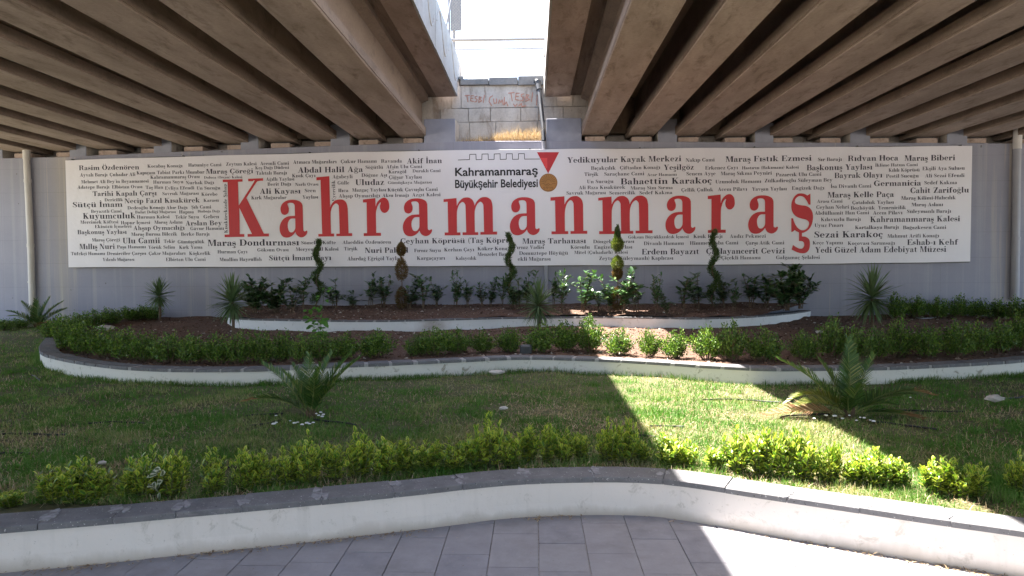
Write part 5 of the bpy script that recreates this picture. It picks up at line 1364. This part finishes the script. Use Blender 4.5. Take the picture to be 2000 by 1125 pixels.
# bright leafed young plant in front of the upper wall
rng = np.random.default_rng(9)
def bright_plant(h, n, w):
    P = []; D = []; N = []; segs = []
    for k in range(4):
        a = k * 1.7; end = np.array([math.cos(a) * w, math.sin(a) * w * .5, h * (1 - .18 * k)]); segs.append(([(0, 0, 0), tuple(end * np.array([.5, .5, .55])), tuple(end)], .006, .002))
        for j in range(n // 4):
            t = rng.uniform(.15, 1.03); c = rng.uniform(0, 6.28); p_ = end * np.array([t ** 1.4, t ** 1.4, t]); l_ = rng.uniform(.03, .09)
            q = p_ + np.array([math.cos(c) * l_, math.sin(c) * l_, .02]); segs.append(([tuple(p_), tuple(q)], .0018, .0012))
            P.append(q); D.append([math.cos(c), math.sin(c) - .4, rng.uniform(-.7, .3)]); N.append([0, -.6, 1.0])
    P, D, N = map(np.array, (P, D, N))
    L = .095 * rng.uniform(.6, 1.1, len(P))
    V, F3, F4, e = big_leaves(P, D, N + rng.normal(size=N.shape) * .3, L, L * .72, .1, .2)
    me = np_mesh('foliage', V, [F3, F4], attr={'edge': e}); me.materials.append(M['bright'])
    return [('foliage', me), ('stems', twig_mesh('stems', segs, M['greenstem']))]
p = PZ(622, 690, Z_BED)
put('young_tree', bright_plant(1.05, 84, .12), p, 'slender plant with large bright green leaves before the left spiral juniper', 'plant', None)
p = PZ(1990, 602, .5)
put('young_tree', bright_plant(.35, 24, .12), p, 'large leafed bright plant in the right back row at the picture edge', 'plant', None)

# ------------------------------------------------------------------ grass, clods, litter
def blades(n, X, Y, Z, L, W, lean, mat, name, par=None):
    az = rng.uniform(0, 2 * np.pi, n); ln = np.abs(rng.normal(0, lean, n)); d = np.stack([np.cos(az) * ln, np.sin(az) * ln, np.ones(n)], 1); d = unit(d)
    sa = rng.uniform(0, 2 * np.pi, n); s = np.stack([np.cos(sa), np.sin(sa), np.zeros(n)], 1)
    B = np.stack([X, Y, Z], 1); h = np.stack([np.cos(az), np.sin(az), -.4 * np.ones(n)], 1) * (L * ln * .35)[:, None]
    m = B + d * (L * .55)[:, None]
    V = np.stack([B - s * (W / 2)[:, None], B + s * (W / 2)[:, None], m + s * (W * .4)[:, None], m - s * (W * .4)[:, None], B + d * L[:, None] + h], 1).reshape(-1, 3)
    i = np.arange(n)[:, None] * 5
    me = np_mesh(name, V, [i + [0, 1, 2, 3], i + [3, 2, 4]]); me.materials.append(mat)
    return tag(link(name, me), kind='stuff')
rng = np.random.default_rng(21)
N0 = 400000
Y = 4.2 / (1 - rng.uniform(0, 1, N0) * (1 - 4.2 / 17.0)) ** 1.0
X = rng.uniform(-1, 1, N0) * (Y * .86 + 1.2) - Y * .03
fyv = np.interp(X, [p.x for p in FRONT], [p.y for p in FRONT])
front_poly = [(p.x, p.y) for p in MID] + [(MID[-1].x, 18), (MID[0].x, 18)]
keep = (Y > fyv + .20) & ~inpoly(X, Y, front_poly) & (Y < WALL_Y - .05)
patch = vnoise(X, Y, .55, 31) * .6 + vnoise(X, Y, .17, 32) * .4
keep &= rng.uniform(0, 1, N0) < (.04 + 2.0 * patch ** 1.6)
X, Y, patch = X[keep], Y[keep], patch[keep]; n = len(X)
L = (.022 + .045 * patch) * rng.uniform(.5, 1.4, n); W = .0032 + .00045 * Y
blades(n, X, Y, z_lawn(X, Y) - .004, L, W, .75, M['grass'], 'lawn_grass')['label'] = 'patchy green and straw coloured lawn grass'
# coarser tussocks
nt = 420
ty = 4.9 / (1 - rng.uniform(0, 1, nt) * (1 - 4.9 / 14.0)); tx = rng.uniform(-1, 1, nt) * (ty * .84 + .8) - ty * .03
tw = rng.uniform(.04, .14, nt); kk = 60
X = np.repeat(tx, kk) + rng.normal(0, 1, nt * kk) * np.repeat(tw, kk); Y = np.repeat(ty, kk) + rng.normal(0, 1, nt * kk) * np.repeat(tw, kk) * .7
keep = (Y > np.interp(X, [p.x for p in FRONT], [p.y for p in FRONT]) + .25) & ~inpoly(X, Y, front_poly); X, Y = X[keep], Y[keep]; n = len(X)
blades(n, X, Y, z_lawn(X, Y), .062 * rng.uniform(.4, 1.5, n), .0035 + .0004 * Y, .8, M['grass'], 'lawn_tussocks')
# dead thatch lying flat
n = 120000
Y = 4.2 / (1 - rng.uniform(0, 1, n) * (1 - 4.2 / 16.0)); X = rng.uniform(-1, 1, n) * (Y * .86 + 1) - Y * .03
fyv = np.interp(X, [p.x for p in FRONT], [p.y for p in FRONT])
keep = (Y > fyv + .2) & ~inpoly(X, Y, front_poly) & (rng.uniform(0, 1, n) < 1.5 * vnoise(X, Y, .8, 41) ** 1.6); X, Y = X[keep], Y[keep]; n = len(X)
blades(n, X, Y, z_lawn(X, Y) + .004, .05 * rng.uniform(.5, 1.4, n), .003 + .0003 * Y, 3.0, M['straw'], 'lawn_thatch')
# long uncut grass against the walls and between the front shrubs
Xs = []; Ys = []
nrm = normals(MID)
for i, p in enumerate(MID):
    if abs(p.x) > 12: continue
    k = int(55 * max(0, vnoise(np.array([p.x]), np.array([p.y]), .6, 51)[0] - .1) * (1.5))
    for q in range(k):
        a = abs(rng.normal(0, .05)) + .005; Xs.append(p.x - nrm[i].x * a + rng.normal(0, .05)); Ys.append(p.y - nrm[i].y * a)
Xs, Ys = np.array(Xs), np.array(Ys); ok = ~inpoly(Xs, Ys, front_poly); Xs, Ys = Xs[ok], Ys[ok]
n = len(Xs)
blades(n, Xs, Ys, z_lawn(Xs, Ys), .09 * rng.uniform(.4, 1.2, n), np.full(n, .006), .6, M['grass_long'], 'long_grass_by_wall')
Xs = []; Ys = []
for cx, cy in [(225, 985), (250, 985), (450, 955), (690, 925), (1010, 905), (1165, 900), (1290, 905), (1370, 915), (1385, 920), (1540, 935), (1650, 950), (1785, 962), (1805, 965), (1950, 975), (1975, 978), (570, 820), (560, 815), (1700, 810), (375, 975), (1420, 925)]:
    p = PZ(cx, cy, Z_LAWN + .02); k = 50
    Xs.append(rng.normal(p.x, .06, k)); Ys.append(rng.normal(p.y + .05, .035, k))
Xs, Ys = np.concatenate(Xs), np.concatenate(Ys); n = len(Xs)
ok = Ys > np.interp(Xs, [p.x for p in FRONT], [p.y for p in FRONT]) + .22; Xs, Ys = Xs[ok], Ys[ok]; n = len(Xs)
blades(n, Xs, Ys, z_lawn(Xs, Ys), .10 * rng.uniform(.4, 1.2, n), np.full(n, .0035), .45, M['grass_long'], 'long_grass_tufts')

def clods(n, X, Y, Z, S, mat, name):
    oct_ = np.array([[1, 0, 0], [-1, 0, 0], [0, 1, 0], [0, -1, 0], [0, 0, 1], [0, 0, -1]], float)
    tri = np.array([[0, 2, 4], [2, 1, 4], [1, 3, 4], [3, 0, 4], [2, 0, 5], [1, 2, 5], [3, 1, 5], [0, 3, 5]])
    V = oct_[None] * rng.uniform(.45, 1.2, (n, 6, 1)) + rng.normal(0, .25, (n, 6, 3))
    a = rng.uniform(0, 6.28, n); c, s = np.cos(a)[:, None], np.sin(a)[:, None]
    x = V[:, :, 0] * c - V[:, :, 1] * s; y = V[:, :, 0] * s + V[:, :, 1] * c
    V = np.stack([x * S[:, None] + X[:, None], y * S[:, None] * rng.uniform(.5, 1, n)[:, None] + Y[:, None], V[:, :, 2] * S[:, None] * .55 + Z[:, None]], 2).reshape(-1, 3)
    F = (tri[None] + (np.arange(n) * 6)[:, None, None]).reshape(-1, 3)
    me = np_mesh(name, V, F); me.materials.append(mat)
    return tag(link(name, me), kind='stuff')
n = 26000; X = rng.uniform(-11, 13, n); Y = rng.uniform(8.2, 17.2, n)
k = inpoly(X, Y, [(p.x, p.y + .2) for p in MID] + [(MID[-1].x, 18), (MID[0].x, 18)]) & ~inpoly(X, Y, up_poly); X, Y = X[k], Y[k]; n = len(X)
clods(n, X, Y, z_bed(X, Y), .012 + .035 * rng.uniform(0, 1, n) ** 3, M['clod'], 'soil_clods')['label'] = 'brown clods and stones on the planting bed'
n = 9000; X = rng.uniform(UP[0].x, UP[-1].x, n); Y = rng.uniform(14.3, 17.2, n)
k = inpoly(X, Y, [(p.x, p.y + .22) for p in UP] + [(UP[-1].x, 18), (UP[0].x, 18)]); X, Y = X[k], Y[k]; n = len(X)
clods(n, X, Y, z_up(X, Y), .012 + .03 * rng.uniform(0, 1, n) ** 3, M['clod'], 'upper_bed_clods')
# litter along the foot of the front wall
i = rng.integers(40, len(FRONT) - 40, 5200); fr_n = normals(FRONT)
dens = vnoise(np.array([FRONT[q].x for q in i]), np.zeros(len(i)), .35, 61); i = i[rng.uniform(0, 1, len(i)) < dens ** 2 * 1.6]
a = np.abs(rng.normal(0, .035, len(i))) + .004
P_ = np.array([[FRONT[q].x - fr_n[q].x * d, FRONT[q].y - fr_n[q].y * d, .004] for q, d in zip(i, a)]); P_[:, 0] += rng.normal(0, .05, len(i)); P_[:, 2] += rng.uniform(0, .006, len(i))
dd = rng.normal(size=(len(i), 3)) * np.array([1, 1, .15])
V, F = leaves(P_, dd, np.tile([0, 0, 1.], (len(i), 1)), rng.uniform(.01, .05, len(i)), rng.uniform(.003, .011, len(i)))
me = np_mesh('leaf_litter', V, F); me.materials.append(M['debris']); tag(link('leaf_litter', me), kind='stuff')
n = 260; P_ = np.array([list(bx * a_ + by * b_) for a_, b_ in zip(rng.uniform(-4, 4, n), rng.uniform(3, 4.7, n))]); P_[:, 2] = .003
V, F = leaves(P_, rng.normal(size=(n, 3)) * np.array([1, 1, .05]), np.tile([0, 0, 1.], (n, 1)), rng.uniform(.005, .02, n), rng.uniform(.001, .005, n))
me = np_mesh('paving_litter', V, F); me.materials.append(M['debris']); tag(link('paving_litter', me), kind='stuff')
# dry grass on the ledge between the bridges
n = 5200; X = rng.uniform(PY(897, 270, 17.8).x, PY(1055, 270, 17.8).x, n); c = (X - X.min()) / (X.max() - X.min())
k = rng.uniform(0, 1, n) < .30 + 1.0 * np.clip(c * 1.6 - .25, 0, 1); X = X[k]; c = c[k]; n = len(X); Y = rng.uniform(17.45, 18.1, n)
Z = np.array([zl(x) for x in X]) + .01
blades(n, X, Y, Z, (.12 + .36 * np.clip(c * 1.5, 0, 1) * (.4 + .6 * vnoise(X, Y, .3, 71))) * rng.uniform(.5, 1.2, n), np.full(n, .007), .7, M['straw'], 'dry_grass')['label'] = 'dry straw coloured grass on the ledge between the bridges'
n = 2600; X = rng.uniform(xa, xb, n); Y = rng.uniform(17.4, 18.15, n)
clods(n, X, Y, np.array([zl(x) for x in X]) + .01, rng.uniform(.01, .04, n), M['clod'], 'ledge_rubble')

# ------------------------------------------------------------------ hoses, stones
hoses = [([(0, 843), (60, 841), (130, 842)], 'thick black hose at the left edge of the lawn'), ([(172, 817), (230, 816), (282, 818)], 'short black hose lying level in the left lawn'), ([(487, 824), (520, 820), (552, 812)], 'black hose end left of the left palm'), ([(612, 812), (650, 815), (694, 820)], 'black hose right of the left palm foot'),
         ([(480, 806), (520, 803), (552, 799)], 'thin black hose above left of the left palm foot'), ([(1370, 771), (1450, 770), (1525, 776)], 'thin hose across the sunlit lawn left of the right palm'), ([(1524, 805), (1560, 800), (1620, 796)], 'pale lit hose below the left fronds of the right palm'), ([(1700, 787), (1760, 791), (1885, 794)], 'black hose right of the right palm'), ([(1705, 814), (1770, 820), (1830, 828)], 'black hose low right of the right palm'),
         ([(1958, 768), (1980, 766), (2010, 762)], 'black hose at the right edge above the pale stone'), ([(1268, 826), (1300, 825), (1335, 826)], 'short hose in the sunlit strip'), ([(0, 881), (30, 880), (62, 882)], 'black hose at the far left behind the front shrubs'), ([(425, 913), (450, 912), (478, 911)], 'black hose between two front shrubs at left'), ([(62, 724), (70, 727), (78, 733)], 'short pale hose end on the lawn left of the middle wall'), ([(1250, 843), (1262, 843), (1280, 844)], 'tiny hose piece below the sunlit strip hose')]
for pts, lab in hoses:
    W3 = catmull([PZ(x, y, .275) for x, y in pts], .06)
    for q in W3: q.z = float(z_lawn(np.array([q.x]), np.array([q.y]))[0]) + .016
    o = MB().tube([q - W3[0] for q in W3], .0095, 6).build('drip_hose', M['hose'], None, True); o.location = W3[0]
    tag(o, lab, 'hose', 'drip hoses in the lawn')
# hose in the right back bed
W3 = catmull([PZ(1775, 612, .47), PZ(1800, 619, .47), PZ(1850, 614, .47)], .1)
for q in W3: q.z = float(z_bed(np.array([q.x]), np.array([q.y]))[0]) + .02
o = MB().tube([q - W3[0] for q in W3], .012, 6).build('drip_hose', M['pvcgrey'], None, True); o.location = W3[0]; tag(o, 'grey hose lying on the dark soil of the right bed', 'hose')
def stone(px, py, z, s, label, mat='stone', group=None, seed=0, name='stone', flat_=.5):
    r = random.Random(seed); bm_v = []; 
    p = PZ(px, py, z); mb = MB(); nu, nv = 9, 5; vs = []
    for j in range(1, nv):
        for i in range(nu):
            a = i / nu * 6.283; b = j / nv * math.pi; q = r.uniform(.78, 1.12)
            vs.append((math.cos(a) * math.sin(b) * s * q * 1.2, math.sin(a) * math.sin(b) * s * q * .8, math.cos(b) * s * flat_ * q))
    vs = [(0, 0, s * flat_)] + vs + [(0, 0, -s * flat_)]; fs = []
    for i in range(nu):
        j = (i + 1) % nu; fs.append((0, 1 + i, 1 + j)); e = 1 + (nv - 2) * nu; fs.append((len(vs) - 1, e + j, e + i))
        for q in range(nv - 2): fs.append((1 + q * nu + i, 1 + (q + 1) * nu + i, 1 + (q + 1) * nu + j, 1 + q * nu + j))
    o = mb.add(vs, fs).build(name, M[mat]); o.location = p
    return tag(o, label, 'stone', group)
stone(1943, 778, .31, .085, 'pale flat limestone rock lying on the lawn at the right', seed=1)
stone(970, 727, .30, .10, 'low pale stone in the grass at the foot of the middle wall', seed=2, flat_=.3)
stone(205, 640, .46, .17, 'large flat brown stone in the left of the planting bed', seed=3, flat_=.35)
stone(200, 889 + 14, .29, .03, 'small pale stone in the left lawn', seed=4); stone(983, 797, .30, .04, 'small beige stone in the middle of the lawn', seed=6)
stone(850, 646, .5, .07, 'stone before the sooty patch of the upper wall', seed=7); stone(1600, 648, .5, .06, 'stone right of the upper wall end', seed=8)
rp = random.Random(9)
for k, (x, y) in enumerate([(618, 808), (625, 806), (630, 810), (622, 812), (575, 826), (583, 825), (590, 828), (598, 826), (606, 828), (566, 822), (540, 812), (533, 828), (538, 826), (612, 826), (628, 814)]):
    stone(x + rp.uniform(-2, 2), y + rp.uniform(-1, 1), .285, rp.uniform(.010, .02), 'white pebble lying at the foot of the left palm', 'whitestone', 'white pebbles by the left palm', 20 + k, 'pebble')
for k, (x, y) in enumerate([(1632, 812), (1660, 812), (1680, 816), (1688, 815), (1700, 820), (1706, 823), (1612, 812), (1590, 818), (1776, 775), (1672, 820), (1645, 818)]):
    stone(x + rp.uniform(-2, 2), y + rp.uniform(-1, 1), .285, rp.uniform(.010, .022), 'white pebble lying near the right palm', 'whitestone', 'white pebbles by the right palm', 50 + k, 'pebble')
p = PZ(1027, 690, .43)
b_ = MB().cbox(-.09, .09, -.06, .06, 0, .13, .02).build('irrigation_box', M['blackpipe']); b_.location = p; tag(b_, 'small dark plastic box among the middle hedge shrubs', 'box')
